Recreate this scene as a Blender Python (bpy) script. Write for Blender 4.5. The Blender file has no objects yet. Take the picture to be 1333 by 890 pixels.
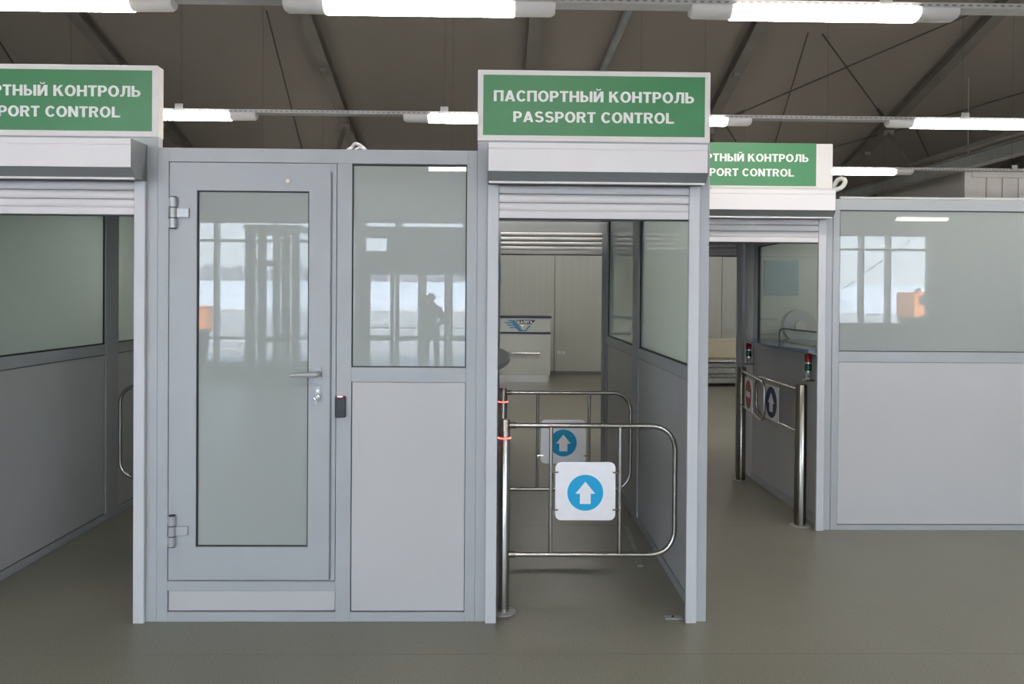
import bpy, bmesh, math, random
from mathutils import Vector, Matrix

random.seed(7)
S = bpy.context.scene
COL = S.collection
PI = math.pi

# ------------------------------------------------------------------ camera
cam_d = bpy.data.cameras.new('camera')
cam = bpy.data.objects.new('camera', cam_d)
COL.objects.link(cam)
S.camera = cam
YAW, PIT, ROL = 0.0180616365, -0.0080227085, 0.0071703644
F_PX, CY, EYE, DIST = 1000.0, 392.148, 1.6624, 3.9
fw = Vector((math.sin(YAW) * math.cos(PIT), math.cos(YAW) * math.cos(PIT), math.sin(PIT)))
rt = Vector((math.cos(YAW), -math.sin(YAW), 0))
up = rt.cross(fw)
c_, s_ = math.cos(ROL), math.sin(ROL)
r2, u2 = c_ * rt + s_ * up, -s_ * rt + c_ * up
cam.matrix_world = Matrix(((r2.x, u2.x, -fw.x, 0), (r2.y, u2.y, -fw.y, -DIST), (r2.z, u2.z, -fw.z, EYE), (0, 0, 0, 1)))
cam_d.sensor_fit = 'HORIZONTAL'
cam_d.sensor_width = 36.0
cam_d.lens = 36.0 * F_PX / 1333.0
cam_d.shift_y = (CY - 445.0) / 1333.0
cam_d.clip_start, cam_d.clip_end = 0.05, 500

# ------------------------------------------------------------------ sky, exposure
SKY_STRENGTH = 6.5
LAMP_STRENGTH = 20.0
W = bpy.data.worlds.new('sky')
S.world = W
W.use_nodes = True
nt = W.node_tree
nt.nodes.clear()
wo = nt.nodes.new('ShaderNodeOutputWorld')
bg = nt.nodes.new('ShaderNodeBackground')
tc = nt.nodes.new('ShaderNodeTexCoord')
sx = nt.nodes.new('ShaderNodeSeparateXYZ')
rp = nt.nodes.new('ShaderNodeValToRGB')
nt.links.new(tc.outputs['Generated'], sx.inputs[0])
nt.links.new(sx.outputs['Z'], rp.inputs[0])
rp.color_ramp.elements[0].position, rp.color_ramp.elements[0].color = 0.0, (0.84, 0.91, 1.0, 1)
rp.color_ramp.elements[1].position, rp.color_ramp.elements[1].color = 0.5, (0.50, 0.70, 1.0, 1)
nt.links.new(rp.outputs[0], bg.inputs['Color'])
bg.inputs['Strength'].default_value = SKY_STRENGTH
nt.links.new(bg.outputs[0], wo.inputs['Surface'])

sun_d = bpy.data.lights.new('sun', 'SUN')
sun_d.energy, sun_d.angle, sun_d.color = 22.0, math.radians(0.6), (1.0, 0.93, 0.84)
sun = bpy.data.objects.new('sun', sun_d)      # low winter sun from beyond the building
COL.objects.link(sun)
sun.location = (0, 40, 40)
sun.rotation_euler = (math.radians(-58), 0, math.radians(-14))

vs = S.view_settings
S.display_settings.display_device = 'sRGB'
vs.view_transform, vs.look, vs.exposure, vs.gamma, vs.use_curve_mapping = "Standard", "None", 0.97, 1.0, False
S.cycles.use_denoising = True
S.cycles.max_bounces = 10
S.cycles.diffuse_bounces = 5
S.cycles.transparent_max_bounces = 12
S.cycles.caustics_reflective = False
S.cycles.caustics_refractive = False
S.cycles.sample_clamp_indirect = 6.0


# ------------------------------------------------------------------ materials
def mat(name, col, rough=0.5, metal=0.0, ior=1.5, noise=0.0, nscale=20.0, bump=0.0, bscale=200.0, emit=None, estr=0.0, stretch=None):
    m = bpy.data.materials.new(name)
    m.use_nodes = True
    t = m.node_tree
    b = t.nodes['Principled BSDF']
    b.inputs['Base Color'].default_value = (*col, 1)
    b.inputs['Roughness'].default_value = rough
    b.inputs['Metallic'].default_value = metal
    b.inputs['IOR'].default_value = ior
    if emit:
        b.inputs['Emission Color'].default_value = (*emit, 1)
        b.inputs['Emission Strength'].default_value = estr
    if noise or bump:
        c = t.nodes.new('ShaderNodeTexCoord')
        mp = t.nodes.new('ShaderNodeMapping')
        t.links.new(c.outputs['Object'], mp.inputs[0])
        if stretch:
            mp.inputs['Scale'].default_value = stretch
    if noise:
        n = t.nodes.new('ShaderNodeTexNoise')
        n.inputs['Scale'].default_value = nscale
        n.inputs['Detail'].default_value = 4
        t.links.new(mp.outputs[0], n.inputs['Vector'])
        r = t.nodes.new('ShaderNodeValToRGB')
        r.color_ramp.elements[0].position, r.color_ramp.elements[1].position = 0.3, 0.7
        r.color_ramp.elements[0].color = (*[max(0, x * (1 - noise)) for x in col], 1)
        r.color_ramp.elements[1].color = (*[min(1, x * (1 + noise)) for x in col], 1)
        t.links.new(n.outputs['Fac'], r.inputs[0])
        t.links.new(r.outputs[0], b.inputs['Base Color'])
    if bump:
        n2 = t.nodes.new('ShaderNodeTexNoise')
        n2.inputs['Scale'].default_value = bscale
        t.links.new(mp.outputs[0], n2.inputs['Vector'])
        bp = t.nodes.new('ShaderNodeBump')
        bp.inputs['Strength'].default_value = bump
        bp.inputs['Distance'].default_value = 0.002
        t.links.new(n2.outputs['Fac'], bp.inputs['Height'])
        t.links.new(bp.outputs[0], b.inputs['Normal'])
    return m


def film_glass(name, col, trans=0.5, ior=1.50):
    """Glass with a matt white film behind it: a glossy face over a diffusing, partly translucent sheet."""
    m = bpy.data.materials.new(name)
    m.use_nodes = True
    t = m.node_tree
    t.nodes.clear()
    o = t.nodes.new('ShaderNodeOutputMaterial')
    d = t.nodes.new('ShaderNodeBsdfDiffuse')
    tr = t.nodes.new('ShaderNodeBsdfTranslucent')
    g = t.nodes.new('ShaderNodeBsdfGlossy')
    d.inputs[0].default_value = (*col, 1)
    tr.inputs[0].default_value = (*col, 1)
    g.inputs['Roughness'].default_value = 0.0
    g.inputs[0].default_value = (1, 1, 1, 1)
    m1 = t.nodes.new('ShaderNodeMixShader')
    m1.inputs[0].default_value = trans
    t.links.new(d.outputs[0], m1.inputs[1])
    t.links.new(tr.outputs[0], m1.inputs[2])
    f = t.nodes.new('ShaderNodeFresnel')
    f.inputs['IOR'].default_value = ior
    m2 = t.nodes.new('ShaderNodeMixShader')
    t.links.new(f.outputs[0], m2.inputs[0])
    t.links.new(m1.outputs[0], m2.inputs[1])
    t.links.new(g.outputs[0], m2.inputs[2])
    ge = t.nodes.new('ShaderNodeNewGeometry')      # the pane is a closed slab: only its outer faces count, once each
    cl = t.nodes.new('ShaderNodeBsdfTransparent')
    m3 = t.nodes.new('ShaderNodeMixShader')
    t.links.new(ge.outputs['Backfacing'], m3.inputs[0])
    t.links.new(m2.outputs[0], m3.inputs[1])
    t.links.new(cl.outputs[0], m3.inputs[2])
    t.links.new(m3.outputs[0], o.inputs[0])
    return m


def clear_glass(name, tint=(0.86, 0.92, 0.89), ior=1.5):
    m = bpy.data.materials.new(name)
    m.use_nodes = True
    t = m.node_tree
    t.nodes.clear()
    o = t.nodes.new('ShaderNodeOutputMaterial')
    tr = t.nodes.new('ShaderNodeBsdfTransparent')
    tr.inputs[0].default_value = (*tint, 1)
    g = t.nodes.new('ShaderNodeBsdfGlossy')
    g.inputs['Roughness'].default_value = 0.0
    f = t.nodes.new('ShaderNodeFresnel')
    f.inputs['IOR'].default_value = ior
    mx = t.nodes.new('ShaderNodeMixShader')
    t.links.new(f.outputs[0], mx.inputs[0])
    t.links.new(tr.outputs[0], mx.inputs[1])
    t.links.new(g.outputs[0], mx.inputs[2])
    ge = t.nodes.new('ShaderNodeNewGeometry')      # a closed thin slab: no second reflection from inside
    cl = t.nodes.new('ShaderNodeBsdfTransparent')
    m3 = t.nodes.new('ShaderNodeMixShader')
    t.links.new(ge.outputs['Backfacing'], m3.inputs[0])
    t.links.new(mx.outputs[0], m3.inputs[1])
    t.links.new(cl.outputs[0], m3.inputs[2])
    t.links.new(m3.outputs[0], o.inputs[0])
    return m


M = {
    'frame': mat('grey_painted_aluminium', (0.40, 0.415, 0.435), 0.42, noise=0.03, nscale=3, bump=0.05, bscale=900),
    'guide': mat('light_grey_aluminium', (0.56, 0.565, 0.59), 0.4, noise=0.02, nscale=3),
    'panel': mat('pale_grey_laminate', (0.51, 0.502, 0.508), 0.55, noise=0.02, nscale=2),
    'white': mat('white_powder_coat', (0.76, 0.73, 0.74), 0.4, noise=0.015, nscale=3),
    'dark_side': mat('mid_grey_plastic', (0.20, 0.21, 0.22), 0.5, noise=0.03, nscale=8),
    'slat': mat('white_roller_slat', (0.70, 0.67, 0.68), 0.5, noise=0.015, nscale=4),
    'signwhite': mat('sign_white', (0.76, 0.72, 0.70), 0.45, noise=0.01, nscale=4),
    'signgreen': mat('sign_green', (0.045, 0.225, 0.085), 0.4, noise=0.04, nscale=4),
    'letter': mat('letter_white', (0.84, 0.86, 0.82), 0.5, noise=0.01, nscale=6),
    'gasket': mat('black_rubber', (0.02, 0.022, 0.026), 0.6, noise=0.1, nscale=30),
    'steel': mat('brushed_steel', (0.46, 0.44, 0.41), 0.22, metal=1.0, noise=0.06, nscale=40, stretch=(1, 1, 0.05)),
    'steel_dark': mat('dark_brushed_steel', (0.27, 0.25, 0.22), 0.2, metal=1.0, noise=0.06, nscale=40, stretch=(1, 1, 0.05)),
    'chrome': mat('chrome', (0.75, 0.74, 0.72), 0.15, metal=1.0, noise=0.02, nscale=20),
    'hinge': mat('satin_hinge', (0.43, 0.44, 0.455), 0.35, metal=0.25, noise=0.02, nscale=20),
    'flange': mat('dull_steel_flange', (0.42, 0.41, 0.39), 0.55, metal=0.5, noise=0.05, nscale=20),
    'handle': mat('satin_grey_handle', (0.40, 0.41, 0.42), 0.4, metal=0.3, noise=0.02, nscale=20),
    'black': mat('black_plastic', (0.012, 0.014, 0.018), 0.35, noise=0.1, nscale=30),
    'plate': mat('white_gate_plate', (0.86, 0.84, 0.86), 0.34, metal=0.35, noise=0.025, nscale=14),
    'blue': mat('sign_sky_blue', (0.0, 0.36, 0.66), 0.45, noise=0.02, nscale=10),
    'navy': mat('sign_dark_blue', (0.012, 0.02, 0.09), 0.45, noise=0.02, nscale=10),
    'signred': mat('sign_red', (0.36, 0.045, 0.05), 0.45, noise=0.02, nscale=10),
    'red_led': mat('red_led', (0.9, 0.05, 0.04), 0.4, emit=(1.0, 0.10, 0.08), estr=7.0, noise=0.01),
    'red_glow': mat('red_led_band', (0.5, 0.02, 0.02), 0.4, emit=(1.0, 0.02, 0.02), estr=0.6, noise=0.01),
    'red_lens': mat('red_lens', (0.30, 0.012, 0.02), 0.2, noise=0.03),
    'green_lens': mat('green_lens', (0.004, 0.085, 0.045), 0.2, noise=0.03),
    'diffuser': mat('lit_diffuser', (0.9, 0.9, 0.9), 0.5, emit=(1.0, 0.95, 0.885), estr=LAMP_STRENGTH, noise=0.01),
    'booth_fill': mat('booth_fill_diffuser', (0.9, 0.9, 0.9), 0.5, emit=(1.0, 0.965, 0.93), estr=10.0, noise=0.01),
    'lampbody': mat('lamp_grey_plastic', (0.62, 0.60, 0.58), 0.5, noise=0.02, nscale=10),
    'tray': mat('galvanised_tray', (0.42, 0.41, 0.40), 0.45, metal=0.4, noise=0.06, nscale=20),
    'hole': mat('dark_slot', (0.16, 0.155, 0.15), 0.8, noise=0.1),
    'roof': mat('grey_roof_lining', (0.235, 0.206, 0.18), 0.7, noise=0.05, nscale=0.5),
    'rafter': mat('dark_galvanised_steel', (0.165, 0.148, 0.133), 0.6, noise=0.12, nscale=3),
    'tie': mat('grey_galvanised_beam', (0.23, 0.24, 0.235), 0.55, noise=0.15, nscale=5),
    'cable': mat('steel_cable', (0.08, 0.075, 0.07), 0.5, metal=0.5, noise=0.1),
    'wall': mat('pale_sandwich_panel', (0.50, 0.52, 0.475), 0.35, noise=0.03, nscale=3, stretch=(6, 1, 0.1)),
    'wallwhite': mat('white_sandwich_panel', (0.64, 0.62, 0.61), 0.45, noise=0.02, nscale=3, stretch=(6, 1, 0.1)),
    'counter': mat('blue_grey_glass_edge', (0.10, 0.13, 0.20), 0.12, noise=0.04),
    'shelf': mat('grey_shelf', (0.19, 0.205, 0.225), 0.45, noise=0.03),
    'desk': mat('white_gloss_desk', (0.52, 0.545, 0.50), 0.18, noise=0.02),
    'deskdark': mat('dark_blue_trim', (0.012, 0.014, 0.05), 0.3, noise=0.05),
    'logoblue': mat('emblem_blue', (0.07, 0.24, 0.42), 0.4, noise=0.02),
    'logonavy': mat('emblem_navy', (0.012, 0.018, 0.05), 0.4, noise=0.02),
    'cream': mat('cream_belt_side', (0.50, 0.46, 0.36), 0.5, noise=0.04),
    'beltgrey': mat('worn_grey_metal', (0.30, 0.32, 0.30), 0.5, noise=0.15, nscale=10),
    'beltyellow': mat('olive_belt', (0.24, 0.20, 0.08), 0.6, noise=0.3, nscale=40),
    'duct': mat('white_conduit', (0.62, 0.62, 0.58), 0.5, noise=0.02),
    'bluesheet': mat('blue_notice', (0.16, 0.36, 0.50), 0.5, noise=0.03),
    'inner': mat('booth_inner_lining', (0.58, 0.60, 0.55), 0.6, noise=0.02),
    'seat': mat('dark_green_upholstery', (0.06, 0.10, 0.09), 0.6, noise=0.1),
    'skin': mat('skin', (0.50, 0.31, 0.23), 0.55, noise=0.05),
    'jacket': mat('dark_jacket', (0.03, 0.035, 0.05), 0.8, noise=0.2),
    'trousers': mat('dark_trousers', (0.06, 0.06, 0.06), 0.8, noise=0.2),
    'redcloth': mat('red_cloth', (0.55, 0.05, 0.05), 0.7, noise=0.1),
    'hair': mat('dark_hair', (0.03, 0.02, 0.015), 0.7, noise=0.2),
    'orange': mat('orange_paint', (0.80, 0.24, 0.04), 0.45, noise=0.04),
    'tyre': mat('tyre_rubber', (0.02, 0.02, 0.02), 0.8, noise=0.2),
    'asphalt': mat('wet_asphalt', (0.40, 0.36, 0.33), 0.8, noise=0.25, nscale=0.25, stretch=(0.2, 1, 1)),
    'snow': mat('snow', (0.86, 0.87, 0.90), 0.8, noise=0.04, nscale=0.3),
    'dirtysnow': mat('dirty_snow', (0.62, 0.57, 0.52), 0.85, noise=0.45, nscale=1.6),
    'tree': mat('bare_winter_tree', (0.26, 0.26, 0.30), 0.9, noise=0.2),
    'door': mat('pale_grey_door', (0.52, 0.54, 0.53), 0.45, noise=0.02),
    'film': film_glass('film_backed_glass', (0.425, 0.455, 0.44), 0.26),
    'film_side': film_glass('film_backed_glass_inner', (0.60, 0.70, 0.64), 0.52, 1.5),
    'poster': mat('pale_blue_poster', (0.36, 0.46, 0.48), 0.4, noise=0.04, nscale=5),
    'clear': clear_glass('clear_glass'),
    'window': clear_glass('window_glass', (0.91, 0.94, 0.94), 1.45),
}


def floor_material():
    m = bpy.data.materials.new('speckled_vinyl')
    m.use_nodes = True
    t = m.node_tree
    b = t.nodes['Principled BSDF']
    c = t.nodes.new('ShaderNodeTexCoord')
    n1 = t.nodes.new('ShaderNodeTexNoise')
    n1.inputs['Scale'].default_value, n1.inputs['Detail'].default_value = 120, 3
    n2 = t.nodes.new('ShaderNodeTexNoise')
    n2.inputs['Scale'].default_value, n2.inputs['Detail'].default_value = 1.1, 4
    for n in (n1, n2):
        t.links.new(c.outputs['Object'], n.inputs['Vector'])
    r1 = t.nodes.new('ShaderNodeValToRGB')
    r1.color_ramp.elements[0].position, r1.color_ramp.elements[0].color = 0.33, (0.198, 0.192, 0.156, 1)
    r1.color_ramp.elements[1].position, r1.color_ramp.elements[1].color = 0.67, (0.276, 0.269, 0.223, 1)
    t.links.new(n1.outputs['Fac'], r1.inputs[0])
    r2_ = t.nodes.new('ShaderNodeValToRGB')
    r2_.color_ramp.elements[0].position, r2_.color_ramp.elements[0].color = 0.3, (0.93, 0.93, 0.93, 1)
    r2_.color_ramp.elements[1].position, r2_.color_ramp.elements[1].color = 0.7, (1.05, 1.04, 1.02, 1)
    t.links.new(n2.outputs['Fac'], r2_.inputs[0])
    mx = t.nodes.new('ShaderNodeMix')
    mx.data_type, mx.blend_type = 'RGBA', 'MULTIPLY'
    mx.inputs[0].default_value = 1.0
    t.links.new(r1.outputs[0], mx.inputs[6])
    t.links.new(r2_.outputs[0], mx.inputs[7])
    t.links.new(mx.outputs[2], b.inputs['Base Color'])
    b.inputs['Roughness'].default_value = 0.36
    b.inputs['IOR'].default_value = 1.45
    bp = t.nodes.new('ShaderNodeBump')
    bp.inputs['Strength'].default_value, bp.inputs['Distance'].default_value = 0.08, 0.002
    t.links.new(n1.outputs['Fac'], bp.inputs['Height'])
    t.links.new(bp.outputs[0], b.inputs['Normal'])
    return m


M['floor'] = floor_material()

# ------------------------------------------------------------------ helpers
ORG = {}


def thing(name, label=None, cat=None, loc=(0, 0, 0), group=None, kind=None, rotz=0.0):
    o = bpy.data.objects.new(name, None)
    o.empty_display_size = 0.1
    COL.objects.link(o)
    o.location = loc
    o.rotation_euler.z = rotz
    ORG[o.name] = Vector(loc)
    tag(o, label, cat, group, kind)
    return o


def tag(o, label=None, cat=None, group=None, kind=None):
    for k, v in (('label', label), ('category', cat), ('group', group), ('kind', kind)):
        if v:
            o[k] = v
    return o


def add_box(bm, x0, x1, y0, y1, z0, z1, bev=0.0, seg=1):
    r = bmesh.ops.create_cube(bm, size=1.0)
    vs_ = r['verts']
    for v in vs_:
        v.co = Vector(((x0 + x1) / 2 + v.co.x * (x1 - x0), (y0 + y1) / 2 + v.co.y * (y1 - y0), (z0 + z1) / 2 + v.co.z * (z1 - z0)))
    if bev:
        es = list({e for v in vs_ for e in v.link_edges})
        bmesh.ops.bevel(bm, geom=es, offset=bev, segments=seg, affect='EDGES', profile=0.5)
    return bm


def obj(name, bm, m, parent=None, smooth=False, local=False, loc=None):
    """Link bm as one mesh object; coordinates are world ones unless local (then relative to the parent thing)."""
    me = bpy.data.meshes.new(name)
    bmesh.ops.recalc_face_normals(bm, faces=bm.faces[:])
    if parent is not None and not local:
        bmesh.ops.translate(bm, verts=bm.verts[:], vec=-ORG[parent.name])
    if loc is not None:
        bmesh.ops.translate(bm, verts=bm.verts[:], vec=-Vector(loc))
    bm.to_mesh(me)
    bm.free()
    for mm in (m if isinstance(m, (list, tuple)) else (m,)):
        me.materials.append(mm)
    if smooth:
        me.polygons.foreach_set('use_smooth', [True] * len(me.polygons))
        try:
            me.set_sharp_from_angle(angle=math.radians(40))
        except Exception:
            pass
    o = bpy.data.objects.new(name, me)
    COL.objects.link(o)
    if parent is not None:
        o.parent = parent
        ORG[o.name] = ORG.get(parent.name, Vector((0, 0, 0)))
    else:
        ORG[o.name] = Vector(loc) if loc is not None else Vector((0, 0, 0))
    if loc is not None:
        o.location = loc
    return o


def box(name, m, parent, x0, x1, y0, y1, z0, z1, bev=0.0015, seg=1, local=False):
    return obj(name, add_box(bmesh.new(), x0, x1, y0, y1, z0, z1, bev, seg), m, parent, local=local)


def add_frame(bm, x0, x1, z0, z1, w, y0, y1, bev=0.0):
    """Rectangular ring in XZ, w wide inwards."""
    add_box(bm, x0, x0 + w, y0, y1, z0, z1, bev)
    add_box(bm, x1 - w, x1, y0, y1, z0, z1, bev)
    add_box(bm, x0 + w, x1 - w, y0, y1, z0, z0 + w, bev)
    add_box(bm, x0 + w, x1 - w, y0, y1, z1 - w, z1, bev)
    return bm


def add_frame_x(bm, y0, y1, z0, z1, w, x0, x1):
    add_box(bm, x0, x1, y0, y0 + w, z0, z1)
    add_box(bm, x0, x1, y1 - w, y1, z0, z1)
    add_box(bm, x0, x1, y0 + w, y1 - w, z0, z0 + w)
    add_box(bm, x0, x1, y0 + w, y1 - w, z1 - w, z1)
    return bm


def add_tube(bm, pts, r, seg=12, caps=True, closed=False):
    pts = [Vector(p) for p in pts]
    n = len(pts)
    t0 = (pts[1] - pts[0]).normalized()
    ref = Vector((0, 0, 1)) if abs(t0.z) < 0.9 else Vector((1, 0, 0))
    nx = t0.cross(ref).normalized()
    rings = []
    for i, p in enumerate(pts):
        if closed:
            t = (pts[(i + 1) % n] - pts[i - 1]).normalized()
        elif i == 0:
            t = t0
        elif i == n - 1:
            t = (pts[-1] - pts[-2]).normalized()
        else:
            t = ((pts[i] - pts[i - 1]).normalized() + (pts[i + 1] - pts[i]).normalized()).normalized()
        nx = (nx - t * nx.dot(t)).normalized()
        b = t.cross(nx)
        rr = r[i] if isinstance(r, (list, tuple)) else r
        rings.append([bm.verts.new(p + rr * (math.cos(2 * PI * k / seg) * nx + math.sin(2 * PI * k / seg) * b)) for k in range(seg)])
    for i in range(n if closed else n - 1):
        a, b_ = rings[i], rings[(i + 1) % n]
        for k in range(seg):
            bm.faces.new((a[k], a[(k + 1) % seg], b_[(k + 1) % seg], b_[k]))
    if caps and not closed:
        bm.faces.new(rings[0][::-1])
        bm.faces.new(rings[-1])
    return bm


def add_lathe(bm, prof, cx, cy, seg=28):
    """prof: list of (radius, z), closed at both ends."""
    rings = []
    for r, z in prof:
        rings.append([bm.verts.new((cx + r * math.cos(2 * PI * k / seg), cy + r * math.sin(2 * PI * k / seg), z)) for k in range(seg)])
    for a, b in zip(rings, rings[1:]):
        for k in range(seg):
            bm.faces.new((a[k], a[(k + 1) % seg], b[(k + 1) % seg], b[k]))
    bm.faces.new(rings[0][::-1])
    bm.faces.new(rings[-1])
    return bm


def add_prism(bm, poly, axis, a, b):
    """Extrude a 2D polygon along 'X','Y' or 'Z' from a to b. poly in the other two axes (in XYZ order)."""
    def P(p, t):
        return {'X': (t, p[0], p[1]), 'Y': (p[0], t, p[1]), 'Z': (p[0], p[1], t)}[axis]
    v0 = [bm.verts.new(P(p, a)) for p in poly]
    v1 = [bm.verts.new(P(p, b)) for p in poly]
    n = len(poly)
    for k in range(n):
        bm.faces.new((v0[k], v0[(k + 1) % n], v1[(k + 1) % n], v1[k]))
    bm.faces.new(v0[::-1])
    bm.faces.new(v1)
    return bm


def rrect(x0, x1, z0, z1, r, n=5):
    out = []
    for cx, cz, a0 in ((x1 - r, z1 - r, 0), (x0 + r, z1 - r, 90), (x0 + r, z0 + r, 180), (x1 - r, z0 + r, 270)):
        for k in range(n + 1):
            a = math.radians(a0 + 90 * k / n)
            out.append((cx + r * math.cos(a), cz + r * math.sin(a)))
    return out


def circle(cx, cz, r, n=40):
    return [(cx + r * math.cos(2 * PI * k / n), cz + r * math.sin(2 * PI * k / n)) for k in range(n)]


def arrow_poly(cx, cz, r):
    return [(cx + a * r, cz + b * r) for a, b in ((0, 0.62), (0.55, -0.05), (0.30, -0.05), (0.30, -0.62), (-0.30, -0.62), (-0.30, -0.05), (-0.55, -0.05))]


def glyph_strokes(ch):
    """Bold grotesque capitals on a cap height of 1: list of closed polygons, and the advance width."""
    T, H = 0.205, 0.175           # stem and bar thickness

    def R(x0, x1, z0, z1):
        return [(x0, z0), (x1, z0), (x1, z1), (x0, z1)]

    def arc(cx, cz, rx, rz, a0, a1, tx, tz, n=14):
        """Ring sector as quads; rx, rz outer radii, tx, tz thicknesses."""
        out = []
        for k in range(n):
            q = []
            for a in (a0 + (a1 - a0) * k / n, a0 + (a1 - a0) * (k + 1) / n):
                c, s_ = math.cos(math.radians(a)), math.sin(math.radians(a))
                q.append(((cx + rx * c, cz + rz * s_), (cx + (rx - tx) * c, cz + (rz - tz) * s_)))
            out.append([q[0][0], q[1][0], q[1][1], q[0][1]])
        return out

    def bowl(x0, x1, z0, z1):
        """D-shaped bowl open to the left, outer box x0..x1, z0..z1."""
        rz = (z1 - z0) / 2
        cx = x1 - rz * 0.95
        return [R(x0, cx, z1 - H * 0.92, z1), R(x0, cx, z0, z0 + H * 0.92)] + arc(cx, (z0 + z1) / 2, x1 - cx, rz, -90, 90, T, H * 0.92)

    if ch == 'П':
        return [R(0, T, 0, 1), R(0.5, 0.5 + T, 0, 1), R(T, 0.5, 1 - H, 1)], 0.705
    if ch == 'А' or ch == 'A':
        return [[(0, 0), (0.215, 0), (0.49, 1), (0.275, 1)], [(0.55, 0), (0.765, 0), (0.49, 1), (0.275, 1)], R(0.19, 0.575, 0.2, 0.36)], 0.765
    if ch in 'СC':
        return arc(0.375, 0.5, 0.375, 0.52, 38, 322, T, H, 22), 0.70
    if ch in 'ОO':
        return arc(0.39, 0.5, 0.39, 0.52, 0, 360, T, H, 28), 0.78
    if ch in 'РP':
        return [R(0, T, 0, 1)] + bowl(T * 0.9, 0.64, 0.36, 1), 0.64
    if ch == 'R':
        return [R(0, T, 0, 1)] + bowl(T * 0.9, 0.66, 0.42, 1) + [[(0.30, 0.46), (0.46, 0.50), (0.69, 0), (0.455, 0)]], 0.69
    if ch in 'ТT':
        return [R(0, 0.62, 1 - H, 1), R(0.31 - T / 2, 0.31 + T / 2, 0, 1 - H)], 0.62
    if ch == 'Н':
        return [R(0, T, 0, 1), R(0.5, 0.5 + T, 0, 1), R(T, 0.5, 0.5 - H / 2, 0.5 + H / 2)], 0.705
    if ch == 'N':
        return [R(0, T, 0, 1), R(0.5, 0.5 + T, 0, 1), [(0, 1), (0.215, 1), (0.705, 0), (0.49, 0)]], 0.705
    if ch == 'Ь':
        return [R(0, T, 0, 1)] + bowl(T * 0.9, 0.64, 0, 0.62), 0.64
    if ch == 'Ы':
        return [R(0, T, 0, 1), R(0.68, 0.68 + T, 0, 1)] + bowl(T * 0.9, 0.60, 0, 0.62), 0.885
    if ch == 'Й':
        return [R(0, T, 0, 1), R(0.51, 0.51 + T, 0, 1), [(0, 0), (0.22, 0), (0.715, 1), (0.495, 1)]] + arc(0.357, 1.24, 0.19, 0.16, 180, 360, 0.09, 0.09, 10), 0.715
    if ch == 'К':
        return [R(0, T, 0, 1), [(T, 0.42), (T, 0.62), (0.46, 1), (0.70, 1)], [(0.27, 0.50), (0.43, 0.66), (0.735, 0), (0.49, 0)]], 0.735
    if ch == 'Л':
        return [R(0.52, 0.52 + T, 0, 1), R(0.16, 0.52, 1 - H, 1), [(0.16, 1), (0.16 + T, 1), (0.345, 0.36), (0.145, 0.30)],
                [(0.145, 0.30), (0.345, 0.36), (0.25, 0.06), (0.09, 0.0)], [(0.09, 0.0), (0.25, 0.06), (0.09, 0.175), (0, 0.17), (0, 0)]], 0.725
    if ch == 'L':
        return [R(0, T, 0, 1), R(T, 0.60, 0, H)], 0.60
    if ch == 'S':
        return arc(0.33, 0.725, 0.31, 0.295, 25, 270, T * 0.95, H * 0.95, 16) + arc(0.33, 0.285, 0.335, 0.305, -155, 90, T * 0.95, H * 0.95, 16), 0.665
    if ch == 'У':
        return [[(0, 1), (0.22, 1), (0.46, 0.36), (0.25, 0.30)], [(0.68, 1), (0.47, 1), (0.16, 0.0), (0.37, 0.0)], R(0.08, 0.30, 0, H)], 0.68
    if ch == 'Г':
        return [R(0, T, 0, 1), R(T, 0.54, 1 - H, 1)], 0.54
    return [], 0.30


def lettering(body, parent, m, x0, x1, zbase, cap, yfront, depth=0.0016):
    """Flat bold letters in an XZ plane facing -Y, fitted to x0..x1; one object per word."""
    gap = 0.085
    items, x = [], 0.0
    word = []
    for ch in body:
        g, w = glyph_strokes(ch)
        if ch == ' ':
            items.append(word)
            word = []
            x += 0.33
            continue
        word.append((g, x))
        x += w + gap
    items.append(word)
    k = (x1 - x0) / (x - gap)
    for word in items:
        bm = bmesh.new()
        for g, xo in word:
            for n, poly in enumerate(g):
                pp = [(x0 + (px + xo) * k, zbase + pz * cap) for px, pz in poly]
                try:
                    add_prism(bm, pp, 'Y', yfront - depth - 0.00001 * n, yfront)
                except ValueError:
                    pass
        obj('lettering', bm, m, parent)


def copy_tree(root, loc, label=None, rotz=None):
    r = root.copy()
    COL.objects.link(r)
    r.location = loc
    if rotz is not None:
        r.rotation_euler.z = rotz
    if label:
        r['label'] = label
    ORG[r.name] = Vector(loc)
    for ch in list(root.children):
        c = ch.copy()
        COL.objects.link(c)
        c.parent = r
        for g in list(ch.children):
            d = g.copy()
            COL.objects.link(d)
            d.parent = c
    return r


def lin(a, b, n):
    return [a + (b - a) * k / n for k in range(n + 1)]


# ================================================================== the hall
XL, XR, YR, YF = -14.5, 14.5, -11.0, 12.4
SLOPE, Z0R, Y0R = 0.307, 5.46, 6.96
YRIDGE = (YR + YF) / 2


def roof_z(y):
    return Z0R - SLOPE * (abs(y - YRIDGE) + YRIDGE - Y0R)


# floor: vinyl sheets two metres wide with fine welded joints
floor = thing('floor', kind='structure')
box('subfloor', M['hole'], floor, XL - 0.2, XR + 0.2, YR - 0.2, YF + 0.2, -0.15, -0.006, 0)
ys = [YR - 0.2]
y = -0.355 - 10.0
while y < YF:
    ys.append(y)
    y += 2.0
ys.append(YF + 0.2)
for a, b in zip(ys, ys[1:]):
    box('vinyl_sheet', M['floor'], floor, XL - 0.2, XR + 0.2, a + 0.0012, b - 0.0012, -0.006, 0.0, 0)

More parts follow.
